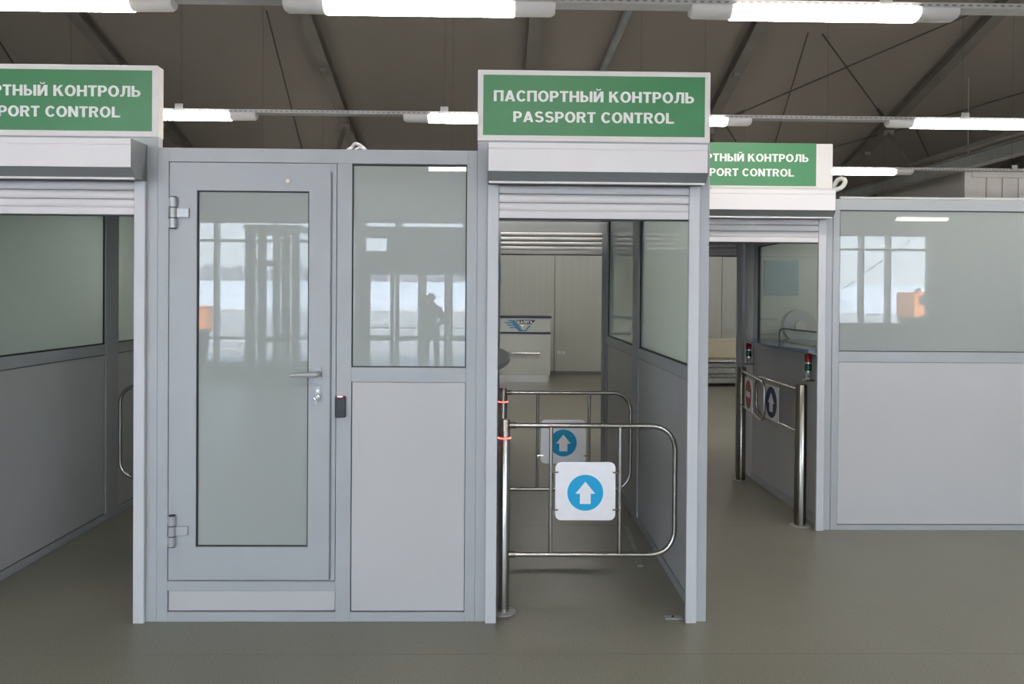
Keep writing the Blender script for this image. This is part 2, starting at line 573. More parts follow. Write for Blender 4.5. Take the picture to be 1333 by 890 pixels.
# far wall: upright sandwich panels with joints
wall_far = thing('wall_far', kind='structure')
x = 1.2 - 1.19 * 14
PZ = roof_z(YF) + 0.06
while x < XR + 0.2:
    if x + 1.19 > XL:
        bm = bmesh.new()
        add_box(bm, x + 0.006, x + 1.184, YF, YF + 0.12, 0.06, PZ)
        for k in range(6):      # shallow pressed ribs of the sheet
            xr = x + 0.1 + k * 0.198
            add_box(bm, xr, xr + 0.012, YF - 0.0025, YF, 0.06, PZ)
        obj('wall_panel', bm, M['wall'], wall_far)
    x += 1.19
box('joint_backing', M['dark_side'], wall_far, XL, XR, YF + 0.05, YF + 0.2, 0, PZ, 0)
box('base_rail', M['dark_side'], wall_far, XL, XR, YF - 0.02, YF + 0.05, 0, 0.06, 0.004)
box('eave_rail', M['rafter'], wall_far, XL, XR, YF - 0.05, YF + 0.06, PZ - 0.22, PZ - 0.05, 0.004)

for nm, xa, xb in (('wall_left', XL - 0.15, XL), ('wall_right', XR, XR + 0.15)):
    w = thing(nm, kind='structure')
    y = YR
    n = 20
    for k in range(n):
        ya, yb = YR + (YF - YR) * k / n, YR + (YF - YR) * (k + 1) / n
        zt = roof_z((ya + yb) / 2) + 0.25
        box('wall_panel', M['wallwhite'], w, xa, xb, ya + 0.004, yb - 0.004, 0, zt, 0)

# ceiling: pitched roof lining between rafters
ceiling = thing('ceiling', kind='structure')
RX = [0.48 + 3.12 * k for k in range(-5, 6)]
for xa, xb in zip(RX, RX[1:]):
    if xb < XL - 1 or xa > XR + 1:
        continue
    for ya, yb in ((YRIDGE, YF + 0.2), (YRIDGE, YR - 0.2)):
        bm = bmesh.new()
        za, zb = roof_z(ya), roof_z(yb)
        add_prism(bm, [(ya, za), (yb, zb), (yb, zb + 0.1), (ya, za + 0.1)], 'X', xa + 0.008, xb - 0.008)
        obj('roof_panel', bm, M['roof'], ceiling)
for xa in RX:
    if not XL - 0.5 < xa < XR + 0.5:
        continue
    for ya, yb in ((YRIDGE, YF), (YRIDGE, YR)):
        bm = bmesh.new()
        za, zb = roof_z(ya), roof_z(yb)
        for h0, h1, hw in ((-0.012, 0.0, 0.09), (-0.17, -0.012, 0.012), (-0.182, -0.17, 0.09)):
            add_prism(bm, [(ya, za + h0), (yb, zb + h0), (yb, zb + h1), (ya, za + h1)], 'X', xa - hw, xa + hw)
        # cleats and bolts along the flange
        for yy in lin(ya, yb, 5)[1:-1]:
            zz = roof_z(yy)
            add_box(bm, xa - 0.05, xa + 0.05, yy - 0.05, yy + 0.05, zz - 0.235, zz - 0.18)
            add_box(bm, xa + 0.012, xa + 0.07, yy + 0.2, yy + 0.3, zz - 0.17, zz - 0.05)
        obj('rafter', bm, M['rafter'], ceiling)
# knee struts from the rafters down to the eaves ties
for xa in RX:
    if XL < xa < XR:
        bm = bmesh.new()
        ys0, ys1 = 9.35, 8.55
        add_tube(bm, [(xa, ys0, roof_z(ys0) - 0.17), (xa, ys1, 3.82)], 0.035, 8)
        add_box(bm, xa - 0.09, xa + 0.09, ys0 - 0.1, ys0 + 0.1, roof_z(ys0) - 0.27, roof_z(ys0) - 0.17)
        obj('knee_strut', bm, M['rafter'], ceiling)
# bracing cables below the lining
CAB = [((-3.16, 6.58), (-3.74, 11.2)), ((4.34, 6.88), (5.15, 10.7)), ((4.56, 6.91), (6.66, 9.2)), ((6.6, 6.2), (3.72, 9.3)),
       ((9.86, 7.0), (6.9, 9.5)), ((-7.19, 7.3), (-7.6, 8.9)), ((6.81, 9.53), (3.7, 11.9)), ((3.68, 8.98), (5.6, 12.0)), ((7.1, 9.2), (9.2, 11.8))]
for a, b in CAB:
    bm = bmesh.new()
    pa, pb = Vector((*a, roof_z(a[1]) - 0.10)), Vector((*b, roof_z(b[1]) - 0.10))
    add_tube(bm, [pa, pb], 0.011, 6)
    d = (pb - pa).normalized()
    add_tube(bm, [pb - d * 0.55, pb - d * 0.2], 0.026, 8)       # turnbuckle
    obj('brace_cable', bm, M['cable'], ceiling)
# bar brace seen above the middle sign
bm = bmesh.new()
add_tube(bm, [(1.50, 8.3, roof_z(8.3) - 0.12), (1.78, 6.0, roof_z(6.0) - 0.12)], 0.055, 8)
obj('brace_bar', bm, M['tie'], ceiling)
# horizontal tie beams beside the right-hand frame
bm = bmesh.new()
for h0, h1, hw in ((-0.012, 0.0, 0.08), (-0.17, -0.012, 0.01), (-0.182, -0.17, 0.08)):
    add_box(bm, 6.55 - hw, 6.55 + hw, 1.0, YF, 3.66 + h0, 3.66 + h1)
obj('tie_beam', bm, M['tie'], ceiling)
bm = bmesh.new()
add_box(bm, 6.66, 6.76, 1.0, 8.6, 3.79, 3.85)
obj('tie_bar', bm, M['rafter'], ceiling)
bm = bmesh.new()
add_tube(bm, [(6.55, YF, 3.30), (9.5, 9.4, 3.98)], 0.05, 8)
add_tube(bm, [(7.2, 6.5, 3.66), (6.7, 4.6, 4.9)], 0.03, 8)
obj('tie_brace', bm, M['tie'], ceiling)

# rear wall with the window bays behind the viewer (seen mirrored in the glazing)
wall_rear = thing('wall_rear', kind='structure')
ZT = roof_z(YR) + 0.1


def rear_piece(x0, x1, z0, z1):
    box('wall_panel', M['wallwhite'], wall_rear, x0, x1, YR - 0.14, YR, z0, z1, 0)


WB = [(-12.5, -2.72, 0.28, 3.08), (-2.62, 1.4, 0.0, 2.76), (3.4, 10.22, 1.0, 3.18)]
rear_piece(XL, -12.5, 0, ZT)
rear_piece(-12.5, -2.72, 0, 0.28)
rear_piece(-12.5, -2.72, 3.08, ZT)
rear_piece(-2.72, -2.62, 0, ZT)
rear_piece(-2.62, 1.4, 3.10, ZT)
rear_piece(1.4, 3.4, 0, ZT)
rear_piece(3.4, 10.22, 0, 1.0)
rear_piece(3.4, 10.22, 3.18, ZT)
rear_piece(10.22, 11.30, 0, ZT)
rear_piece(11.30, 12.11, 2.47, ZT)
rear_piece(12.11, XR, 0, ZT)

wn = 0


def rear_window(x0, x1, z0, z1, muls, trs, mw=0.07):
    global wn
    wn += 1
    t = thing('window_%d' % wn, kind='structure')
    bm = add_frame(bmesh.new(), x0, x1, z0, z1, 0.06, YR - 0.12, YR + 0.02)
    obj('window_frame', bm, M['frame'], t)
    xs = [x0 + 0.06] + list(muls) + [x1 - 0.06]
    for mx in muls:
        box('mullion', M['frame'], t, mx - mw / 2, mx + mw / 2, YR - 0.12, YR + 0.06, z0 + 0.06, z1 - 0.06)
    zs = [z0 + 0.06] + list(trs) + [z1 - 0.06]
    for a, b in zip(xs, xs[1:]):
        aa, bb = (a + mw / 2 if a in muls else a), (b - mw / 2 if b in muls else b)
        for tz in trs:
            box('transom', M['frame'], t, aa, bb, YR - 0.10, YR + 0.02, tz - 0.025, tz + 0.025)
        for c, d in zip(zs, zs[1:]):
            box('pane', M['window'], t, aa, bb, YR - 0.06, YR - 0.054, c + (0.025 if c in trs else 0), d - (0.025 if d in trs else 0), 0)


rear_window(-12.5, -2.72, 0.28, 3.08, [-11.4, -10.2, -9.0, -7.8, -6.6, -5.43, -4.3, -3.3], [0.80, 2.676])
rear_window(3.4, 10.22, 1.0, 3.18, [4.75, 6.0, 7.27, 8.58, 9.22], [2.80], 0.08)

bm = add_tube(bmesh.new(), [(9.95, YR + 0.2, 3.25), (7.86, YR + 0.2, 1.72), (8.75, YR + 0.2, 1.02)], 0.012, 6)
obj('brace_cable', bm, M['cable'], wall_rear)
wc = thing('wall_conduit', 'pair of thin conduits and box on the rear wall, mirrored in the right booth glass', 'conduit', (10.45, YR, 1.8))
for xx in (10.38, 10.55):
    obj('pipe', add_tube(bmesh.new(), [(xx, YR + 0.02, 1.86), (xx, YR + 0.02, 2.95)], 0.018, 8), M['dark_side'], wc)
box('junction_box', M['dark_side'], wc, 10.36, 10.60, YR, YR + 0.06, 1.74, 1.88, 0.004)

# entrance with glazed leaves
ent = thing('door_1', kind='structure')
bm = add_frame(bmesh.new(), -2.62, 1.4, 0.0, 3.10, 0.05, YR - 0.12, YR + 0.03)
add_box(bm, -2.57, 1.35, YR - 0.12, YR + 0.03, 2.12, 2.46)
add_box(bm, -2.16, 1.35, YR - 0.12, YR + 0.03, 2.46, 2.97)
add_box(bm, -2.57, -2.16, YR - 0.12, YR + 0.03, 2.75, 2.97)
add_box(bm, -2.57, -2.16, YR - 0.12, YR + 0.03, 2.46, 2.50)
for xx in (-1.93, -0.62, 0.4):
    add_box(bm, xx - 0.07, xx + 0.07, YR - 0.12, YR + 0.03, 2.97, 3.05)
obj('door_frame', bm, M['frame'], ent)
box('transom_pane', M['window'], ent, -2.57, -2.16, YR - 0.06, YR - 0.054, 2.50, 2.75, 0)
box('transom_pane', M['window'], ent, -2.57, 1.35, YR - 0.06, YR - 0.054, 2.97, 3.05, 0)
for a, b in ((-2.56, -2.02), (-2.00, -1.48), (-1.47, -0.97), (-0.96, -0.44), (-0.43, 0.14), (0.15, 0.74), (0.75, 1.34)):
    bm = add_frame(bmesh.new(), a, b, 0.02, 2.12, 0.075, YR - 0.09, YR - 0.02)
    add_box(bm, a + 0.075, b - 0.075, YR - 0.09, YR - 0.02, 0.76, 0.86)
    lf = obj('door_leaf', bm, M['frame'], ent)
    box('pane', M['window'], lf, a + 0.075, b - 0.075, YR - 0.06, YR - 0.054, 0.095, 0.76, 0)
    box('pane', M['window'], lf, a + 0.075, b - 0.075, YR - 0.06, YR - 0.054, 0.86, 2.045, 0)
    bm = add_tube(bmesh.new(), [(a + 0.07, YR + 0.04, 1.02), (b - 0.07, YR + 0.04, 1.02)], 0.014, 8)
    add_tube(bm, [(a + 0.09, YR - 0.02, 1.02), (a + 0.09, YR + 0.04, 1.02)], 0.01, 8)
    add_tube(bm, [(b - 0.09, YR - 0.02, 1.02), (b - 0.09, YR + 0.04, 1.02)], 0.01, 8)
    obj('push_bar', bm, M['steel'], lf, smooth=True)
# plain service door in the rear wall
sd = thing('door_2', kind='structure')
bm = add_frame(bmesh.new(), 11.30, 12.11, 0.0, 2.47, 0.05, YR - 0.12, YR + 0.02)
obj('door_frame', bm, M['frame'], sd)
box('door_leaf', M['door'], sd, 11.35, 12.06, YR - 0.06, YR - 0.01, 0.01, 2.42, 0.003)
bm = add_tube(bmesh.new(), [(11.98, YR - 0.01, 1.03), (11.98, YR + 0.05, 1.03), (11.86, YR + 0.05, 1.03)], 0.012, 8)
obj('door_handle', bm, M['handle'], sd, smooth=True)

# ================================================================== outdoors (mirrored in the glass)
ground = thing('ground', kind='structure')
box('apron', M['asphalt'], ground, -120, 120, -75, YR - 0.2, -0.5, -0.03, 0)
bm = bmesh.new()
add_prism(bm, [(-75, -0.5), (-75, 0.15), (-85, 1.6), (-105, 3.4), (-140, 4.0), (-140, -0.5)], 'X', -160, 160)
obj('snow_bank', bm, M['snow'], ground)
bm = bmesh.new()
for k in range(16):
    yy = -16 - k * 3.3 - random.random()
    add_box(bm, -90, 90, yy - 0.25 - 0.03 * k, yy, -0.03, -0.024)
obj('snow_streak', bm, M['snow'], ground)['kind'] = 'stuff'
bm = bmesh.new()
for k in range(46):
    cx, cy_ = random.uniform(3.0, 13.2), random.uniform(-29, -20)
    r = random.uniform(0.5, 1.5)
    g = bmesh.ops.create_icosphere(bm, subdivisions=2, radius=r)
    for v in g['verts']:
        j = 1 + 0.35 * (random.random() - 0.5)
        v.co = Vector((cx + v.co.x * 1.3 * j, cy_ + v.co.y * j, max(-0.05, -0.1 + v.co.z * 0.62 * j)))
sp = obj('snow_pile', bm, M['dirtysnow'])
tag(sp, 'heaped dirty snow beyond the windows mirrored in the right booth glass', 'snow', kind='stuff')
bm = bmesh.new()
for k in range(520):
    x = random.uniform(-150, 40)
    yy = random.uniform(-139, -128)
    h = random.uniform(0.8, 2.2) + 1.0 * max(0, math.sin(x * 0.07 + 1.0)) + (1.0 if x < -20 else 0)
    add_lathe(bm, [(0.5, 3.6), (0.8, 4.0 + h * 0.35), (0.6, 4.0 + h * 0.75), (0.1, 4.0 + h)], x, yy, 6)
tl = obj('treeline', bm, M['tree'])
tag(tl, 'distant bare treeline above the snow mirrored in the booth door', 'trees', kind='stuff')


def truck(label, x, y, s):
    t = thing('truck', label, 'truck', (x, y, -0.03))
    def P(n, m, *b):
        return box(n, M[m], t, *[x + b[0] * s, x + b[1] * s, y + b[2] * s, y + b[3] * s, -0.03 + b[4] * s, -0.03 + b[5] * s], 0.03)
    P('chassis', 'tyre', -2.6, 2.6, -0.9, 0.9, 0.55, 0.85)
    cab = P('cab', 'orange', -2.6, -1.1, -1.05, 1.05, 0.85, 2.35)
    P('body', 'orange', -0.9, 2.6, -1.15, 1.15, 0.85, 1.9)
    w = box('side_window', M['gasket'], cab, x - 2.3 * s, x - 1.4 * s, y + 1.05 * s, y + 1.07 * s, -0.03 + 1.55 * s, -0.03 + 2.15 * s, 0)
    bm = add_tube(bmesh.new(), [(x - 1.8 * s, y, -0.03 + 2.35 * s), (x - 1.8 * s, y, -0.03 + 2.6 * s)], 0.16 * s, 12)
    obj('beacon', bm, M['black'], t)
    for wx in (-1.8, 0.9, 1.9):
        for wy in (-0.95, 0.95):
            bm = add_tube(bmesh.new(), [(x + wx * s, y + (wy - 0.17) * s, -0.03 + 0.5 * s), (x + wx * s, y + (wy + 0.17) * s, -0.03 + 0.5 * s)], 0.5 * s, 18)
            obj('wheel', bm, M['tyre'], t)


truck('orange service truck on the apron mirrored in the right booth glass', 23.6, -33.0, 0.85)
gb = thing('grit_container', 'small orange container on the apron, mirrored low left in the booth door', 'container', (-12.8, -29.0, -0.03))
box('bin', M['orange'], gb, -13.5, -12.3, -29.5, -28.5, 0.12, 1.05, 0.03)
box('lid', M['orange'], gb, -13.55, -12.25, -29.55, -28.45, 1.05, 1.12, 0.02)
for x in (-13.45, -12.45):
    box('foot', M['tyre'], gb, x, x + 0.12, -29.4, -28.6, -0.03, 0.12, 0.01)

# ================================================================== lamps and cable trays
TRAY_Z = 3.262


def tray(y, x0, x1, label, pitch, off=0.0):
    t = thing('cable_tray', label, 'cable tray', (0, y, TRAY_Z), group='perforated cable trays under the roof')
    bm = bmesh.new()
    add_box(bm, x0, x1, y - 0.05, y + 0.05, TRAY_Z - 0.002, TRAY_Z)
    add_box(bm, x0, x1, y - 0.05, y - 0.047, TRAY_Z, TRAY_Z + 0.028)
    add_box(bm, x0, x1, y + 0.047, y + 0.05, TRAY_Z, TRAY_Z + 0.028)
    obj('channel', bm, M['tray'], t)
    bm = bmesh.new()
    x = x0 + 0.03
    while x < x1 - 0.03:
        add_box(bm, x, x + 0.022, y - 0.0508, y - 0.0495, TRAY_Z + 0.010, TRAY_Z + 0.018)
        x += 0.045
    obj('slot_row', bm, M['hole'], t)['kind'] = 'stuff'
    x = x0 + off
    while x < x1:
        bm = bmesh.new()
        add_box(bm, x - 0.035, x + 0.035, y - 0.056, y - 0.05, TRAY_Z, TRAY_Z + 0.07)
        obj('bracket', bm, M['tray'], t)
        bm = add_tube(bmesh.new(), [(x, y, TRAY_Z), (x, y, roof_z(y) + 0.03)], 0.0013, 6)
        obj('hanger', bm, M['cable'], t)
        x += pitch


ROWS = {-8.14: 'third row behind the viewer', -5.65: 'second row behind the viewer', -2.48: 'row overhead behind the viewer', 0.35: 'nearest row', 3.0: 'second row',
        5.65: 'third row beyond the booths', 8.9: 'last row before the far wall'}
tray(0.35, -6.0, 6.5, 'galvanised cable tray along the top edge, carrying the nearest lamps', 2.34, 1.1)
tray(3.0, -8.0, 10.2, 'galvanised cable tray behind the signs, carrying the second lamp row', 2.34, 0.49)
tray(5.65, -8.0, 10.2, 'galvanised cable tray low above the right booth, third back', 2.34, 0.4)
tray(8.9, -8.0, 6.9, 'galvanised cable tray nearest the far wall', 2.34, 0.4)
for yy, od in ((-2.48, 'nearest'), (-5.65, 'second'), (-8.14, 'third')):
    tray(yy, -9.0, 10.0, '%s of the galvanised cable trays behind the viewer, out of direct view' % od, 2.34, 0.4)


def lamp_section(x, w, h, z, n=10, drop=0.0):
    """Half-rounded cross-section (YZ points) of a linear lamp, flat at the top."""
    pts = [(w / 2, z), (-w / 2, z)]
    for k in range(n + 1):
        a = PI + PI * k / n
        pts.append((w / 2 * math.cos(a), z - 0.012 - drop + (h - 0.012) * math.sin(a)))
    return pts


def add_loft(bm, secs):
    rings = [[bm.verts.new((x, p[0], p[1])) for p in pts] for x, pts in secs]
    n = len(rings[0])
    for a, b in zip(rings, rings[1:]):
        for k in range(n):
            bm.faces.new((a[k], a[(k + 1) % n], b[(k + 1) % n], b[k]))
    bm.faces.new(rings[0][::-1])
    bm.faces.new(rings[-1])
    return bm


def make_lamp():
    L = 1.485
    t = thing('tube_lamp', 'x', 'lamp', (0, 0, 0), group='linear ceiling lamps')
    for s in (-1, 1):
        xs = (s * 0.50, s * 0.53, s * (L / 2 - 0.02), s * L / 2)
        secs = [(xs[0], lamp_section(0, 0.126, 0.058, 0)), (xs[1], lamp_section(0, 0.126, 0.058, 0)),
                (xs[2], lamp_section(0, 0.126, 0.056, 0)), (xs[3], lamp_section(0, 0.10, 0.044, 0))]
        obj('end_housing', add_loft(bmesh.new(), secs), M['lampbody'], t, smooth=True, local=True)
    secs = [(-0.53, lamp_section(0, 0.118, 0.052, -0.001)), (-0.512, lamp_section(0, 0.132, 0.060, -0.001)),
            (0.512, lamp_section(0, 0.132, 0.060, -0.001)), (0.53, lamp_section(0, 0.118, 0.052, -0.001))]
    obj('diffuser', add_loft(bmesh.new(), secs), M['diffuser'], t, smooth=True, local=True)
    bm = add_box(bmesh.new(), -0.5, 0.5, -0.045, 0.045, -0.004, 0.0)
    obj('back_plate', bm, M['lampbody'], t, local=True)
    return t


lamp0 = make_lamp()
LZ = TRAY_Z - 0.003
LAMPS = [
    (-2.527, 0.35, 'nearest row linear ceiling lamp at the upper left corner, cut by the frame'),
    (-0.440, 0.35, 'nearest row linear ceiling lamp high between the left and middle signs'),
    (1.794, 0.35, 'nearest row linear ceiling lamp high right of the middle sign'),
    (-2.905, 3.0, 'second row lit lamp showing just right of the left sign'),
    (-0.112, 3.0, 'second row lit lamp showing left of the middle sign'),
    (1.520, 3.0, 'second row lamp tip showing just right of the middle sign'),
    (4.245, 3.0, 'second row linear lamp at the right edge above the white panels'),
    (4.430, 5.65, 'small lit lamp showing right of the green sign on the right'),
]
for i, (x, y, lb) in enumerate(LAMPS):
    if i == 0:
        lamp0.location = (x, y, LZ)
        lamp0['label'] = lb
    else:
        copy_tree(lamp0, (x, y, LZ), lb)
HID = [(x, 3.0) for x in (5.85, 7.5, 9.1, -4.6, -6.6)] + [(7.45, 5.65), (9.05, 5.65)] + [(x, -2.48) for x in (-5.5, -2.5, 0.3, 3.2, 6.2)] + [(x, -5.65) for x in (-5.4, -2.9, -0.35, 3.3, 6.3)] + [(x, -8.14) for x in (-5.4, 1.6, 5.0, 8.4)] + \
      [(x, 5.65) for x in (-5.6, -2.0, 1.3)] + [(x, 8.9) for x in (-3.4, 0.9, 4.6)] + [(4.1, 0.35)]  # hidden lamps; some added only to brighten the white enclosure and side panes
ORD = ('first', 'second', 'third', 'fourth', 'fifth', 'sixth', 'seventh')
for x, y in HID:
    k = sorted(h[0] for h in HID if h[1] == y).index(x)
    copy_tree(lamp0, (x, y, LZ), '%s lamp from left in the %s, out of direct view' % (ORD[k], ROWS[y]))

# ================================================================== booth fronts
D0, D1 = 0.0, 0.055           # frame depth (front face at y0 + 0)


def front_member(parent, x0, x1, z0, z1, y=0.0, name='frame_rail', m='frame', proud=0.0):
    return box(name, M[m], parent, x0, x1, y - proud, y + 0.055, z0, z1, 0.0012)


def glazing(parent, x0, x1, z0, z1, y=0.0, m='film', name='glass_pane'):
    """Pane set back behind a black gasket line."""
    g = obj(name, add_box(bmesh.new(), x0 + 0.004, x1 - 0.004, y + 0.014, y + 0.022, z0 + 0.004, z1 - 0.004), M[m], parent)
    bm = add_frame(bmesh.new(), x0, x1, z0, z1, 0.0055, y + 0.008, y + 0.026)
    obj('gasket', bm, M['gasket'], g)
    return g


def infill(parent, x0, x1, z0, z1, y=0.0, name='infill_panel'):
    p = obj(name, add_box(bmesh.new(), x0 + 0.004, x1 - 0.003, y + 0.007, y + 0.03, z0 + 0.005, z1 - 0.002, 0.001), M['panel'], parent)
    bm = add_frame(bmesh.new(), x0, x1, z0, z1, 0.006, y + 0.012, y + 0.032)
    obj('shadow_gap', bm, M['gasket'], p)
    return p


# --- booth with the door, between the left and the middle passage
b1 = thing('control_booth', 'grey aluminium booth front with glazed door between the left and middle passages', 'booth', (-0.9, 0, 0))
front_member(b1, -1.7145, -1.661, 0, 2.392, name='frame_post')
front_member(b1, -0.816, -0.741, 0.0, 2.322, name='frame_post')
front_member(b1, -0.161, -0.109, 0.0, 2.392, name='frame_post')
front_member(b1, -1.661, -0.161, 2.322, 2.392)
front_member(b1, -1.661, -0.816, 0.156, 0.206)
front_member(b1, -1.661, -0.816, 0.0, 0.049)
front_member(b1, -0.741, -0.161, 1.218, 1.292)
front_member(b1, -0.741, -0.161, 0.0, 0.048)
infill(b1, -1.661, -0.816, 0.049, 0.156, name='kick_panel')
infill(b1, -0.741, -0.161, 0.048, 1.218)
glazing(b1, -0.741, -0.161, 1.292, 2.318)
# side wall of this booth along the middle passage, with its round-nosed shelf
for (ya, yb) in ((0.06, 1.72), (1.78, 3.34)):
    box('side_panel', M['panel'], b1, -0.1, -0.062, ya, yb, 0.06, 1.21, 0.001)
    box('side_pane', M['film_side'], b1, -0.084, -0.078, ya, yb, 1.29, 2.33, 0)
for ya, yb in ((1.72, 1.78),):
    box('frame_post', M['frame'], b1, -0.105, -0.056, ya, yb, 0, 2.39)
for za, zb in ((0, 0.06), (1.21, 1.29), (2.33, 2.392)):
    box('frame_rail', M['frame'], b1, -0.105, -0.056, 0.06, 3.34, za, zb)
poly = [(-0.056, 0.15)] + [(-0.056 + 0.135 * math.sin(PI * k / 24) ** 0.75, 0.15 + 1.9 * k / 24) for k in range(1, 24)] + [(-0.056, 2.05)]
bm = add_prism(bmesh.new(), poly, 'Z', 1.245, 1.27)
obj('passport_shelf', bm, M['shelf'], b1)
# wall of the booth facing the left passage
for (ya, yb) in ((0.06, 1.72), (1.78, 3.34)):
    box('side_panel', M['panel'], b1, -1.76, -1.722, ya, yb, 0.06, 1.21, 0.001)
    box('side_pane', M['film_side'], b1, -1.744, -1.738, ya, yb, 1.29, 2.33, 0)
box('frame_post', M['frame'], b1, -1.765, -1.716, 1.72, 1.78, 0, 2.39)
for za, zb in ((0, 0.06), (1.21, 1.29), (2.33, 2.392)):
    box('frame_rail', M['frame'], b1, -1.765, -1.716, 0.06, 3.34, za, zb)
# back wall of the booth
box('back_panel', M['panel'], b1, -1.7, -0.11, 3.36, 3.4, 0, 1.21, 0.001)
box('back_pane', M['film_side'], b1, -1.7, -0.11, 3.375, 3.383, 1.29, 2.33, 0)
box('frame_rail', M['frame'], b1, -1.7, -0.11, 3.34, 3.40, 1.21, 1.29)
box('frame_rail', M['frame'], b1, -1.7, -0.11, 3.34, 3.40, 2.33, 2.392)

# the door leaf, slightly proud of the frame
bm = bmesh.new()
PX0, PX1, PZ0, PZ1 = -1.657, -0.820, 0.2095, 2.3185
GX0, GX1, GZ0, GZ1 = -1.516, -0.954, 0.383, 2.178
for a in ((PX0, GX0, PZ0, PZ1), (GX1, PX1, PZ0, PZ1), (GX0, GX1, PZ0, GZ0), (GX0, GX1, GZ1, PZ1)):
    add_box(bm, a[0], a[1], 0.002, 0.05, a[2], a[3])
LX0, LX1, LZ0, LZ1 = -1.618, -0.847, 0.217, 2.281
for a in ((LX0, GX0, LZ0, LZ1), (GX1, LX1, LZ0, LZ1), (GX0, GX1, LZ0, GZ0), (GX0, GX1, GZ1, LZ1)):
    add_box(bm, a[0], a[1], -0.011, 0.01, a[2], a[3])
door = obj('door', bm, M['frame'], b1)
glass = obj('door_glass', add_box(bmesh.new(), GX0 + 0.004, GX1 - 0.004, 0.004, 0.012, GZ0 + 0.004, GZ1 - 0.004), M['film'], door)
obj('gasket', add_frame(bmesh.new(), GX0, GX1, GZ0, GZ1, 0.006, -0.004, 0.014), M['gasket'], door)
obj('door_rebate', add_frame(bmesh.new(), -1.661, -0.816, 0.206, 2.322, 0.006, 0.014, 0.05), M['dark_side'], door)
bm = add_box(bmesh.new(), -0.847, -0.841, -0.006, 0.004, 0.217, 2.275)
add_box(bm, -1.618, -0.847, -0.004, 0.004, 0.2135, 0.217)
obj('edge_shade', bm, M['dark_side'], door)  # dark strips stand in for the shadow line beside the raised leaf
for zc in (2.063, 0.466):
    bm = bmesh.new()
    hx = -1.629
    for k, z0 in enumerate((zc - 0.076, zc - 0.0235, zc + 0.029)):
        add_tube(bm, [(hx, -0.022, z0), (hx, -0.022, z0 + 0.047)], 0.0185, 18)
    add_box(bm, hx, hx + 0.078, -0.024, -0.010, zc - 0.023, zc + 0.023, 0.002)
    add_box(bm, hx - 0.03, hx, -0.014, -0.001, zc - 0.074, zc - 0.03, 0.002)
    add_box(bm, hx - 0.03, hx, -0.014, -0.001, zc + 0.03, zc + 0.074, 0.002)
    obj('hinge', bm, M['hinge'], door, smooth=True)
    bm = add_tube(bmesh.new(), [(hx, -0.022, zc - 0.080), (hx, -0.022, zc + 0.081)], 0.0165, 14)
    obj('hinge_pin', bm, M['gasket'], door, smooth=True)
bm = bmesh.new()
add_prism(bm, rrect(-0.917, -0.886, 1.226, 1.293, 0.012), 'Y', -0.011, -0.020)
obj('handle_plate', bm, M['handle'], door)
bm = bmesh.new()
add_tube(bm, [(-0.900, -0.018, 1.259), (-0.900, -0.045, 1.259), (-0.905, -0.056, 1.259), (-0.93, -0.060, 1.259), (-0.98, -0.060, 1.258), (-1.034, -0.056, 1.254)],
         [0.016, 0.015, 0.015, 0.0145, 0.012, 0.009], 12)
obj('lever_handle', bm, M['handle'], door, smooth=True)
bm = add_prism(bmesh.new(), rrect(-0.920, -0.889, 1.128, 1.196, 0.006), 'Y', -0.011, -0.017)
obj('lock_plate', bm, M['handle'], door)
bm = bmesh.new()
add_tube(bm, [(-0.905, -0.015, 1.176), (-0.905, -0.022, 1.176)], 0.0085, 14)
obj('lock_cylinder', bm, M['chrome'], door, smooth=True)
bm = bmesh.new()
add_tube(bm, [(-0.905, -0.015, 1.150), (-0.905, -0.030, 1.150)], 0.012, 14)
add_box(bm, -0.907, -0.903, -0.05, -0.022, 1.143, 1.157)
add_tube(bm, [(-0.905 + 0.012 * math.cos(2 * PI * k / 12), -0.048, 1.145 + 0.012 * math.sin(2 * PI * k / 12)) for k in range(12)], 0.0025, 6, closed=True)
add_box(bm, -0.908, -0.904, -0.05, -0.046, 1.108, 1.136)
obj('key', bm, M['chrome'], door)
bm = bmesh.new()
add_tube(bm, [(-1.060, -0.011, 2.228), (-1.060, -0.018, 2.228)], 0.012, 14)
add_tube(bm, [(-1.052, -0.017, 2.226), (-1.052, -0.024, 2.226)], 0.006, 10)
obj('door_stud', bm, M['steel_dark'], door, smooth=True)

# card reader on the post right of the door
cr = thing('card_reader', 'small black card reader with a red light on the booth post beside the door', 'card reader', (-0.792, 0, 1.094))
obj('housing', add_box(bmesh.new(), -0.8185, -0.7655, -0.024, 0.0, 1.040, 1.147, 0.005, 2), M['black'], cr)
obj('status_light', add_box(bmesh.new(), -0.806, -0.779, -0.026, -0.022, 1.143, 1.149, 0.001), mat('pink_red_light', (0.9, 0.3, 0.35), 0.4, emit=(1.0, 0.25, 0.32), estr=1.6, noise=0.01), cr)

# looped white cable on top of the booth
bm = bmesh.new()
add_tube(bm, [(-0.77 + 0.09 * k / 10, 0.03 + 0.02 * math.sin(k), 2.397 + 0.028 * math.sin(PI * k / 10)) for k in range(11)], 0.008, 8)
add_tube(bm, [(-0.735 + 0.05 * k / 8, 0.035, 2.397 + 0.012 * math.sin(PI * k / 8)) for k in range(9)], 0.006, 8)
tag(obj('cable_loop', bm, M['white'], smooth=True), 'short white cable loop lying on top of the door booth', 'cable')


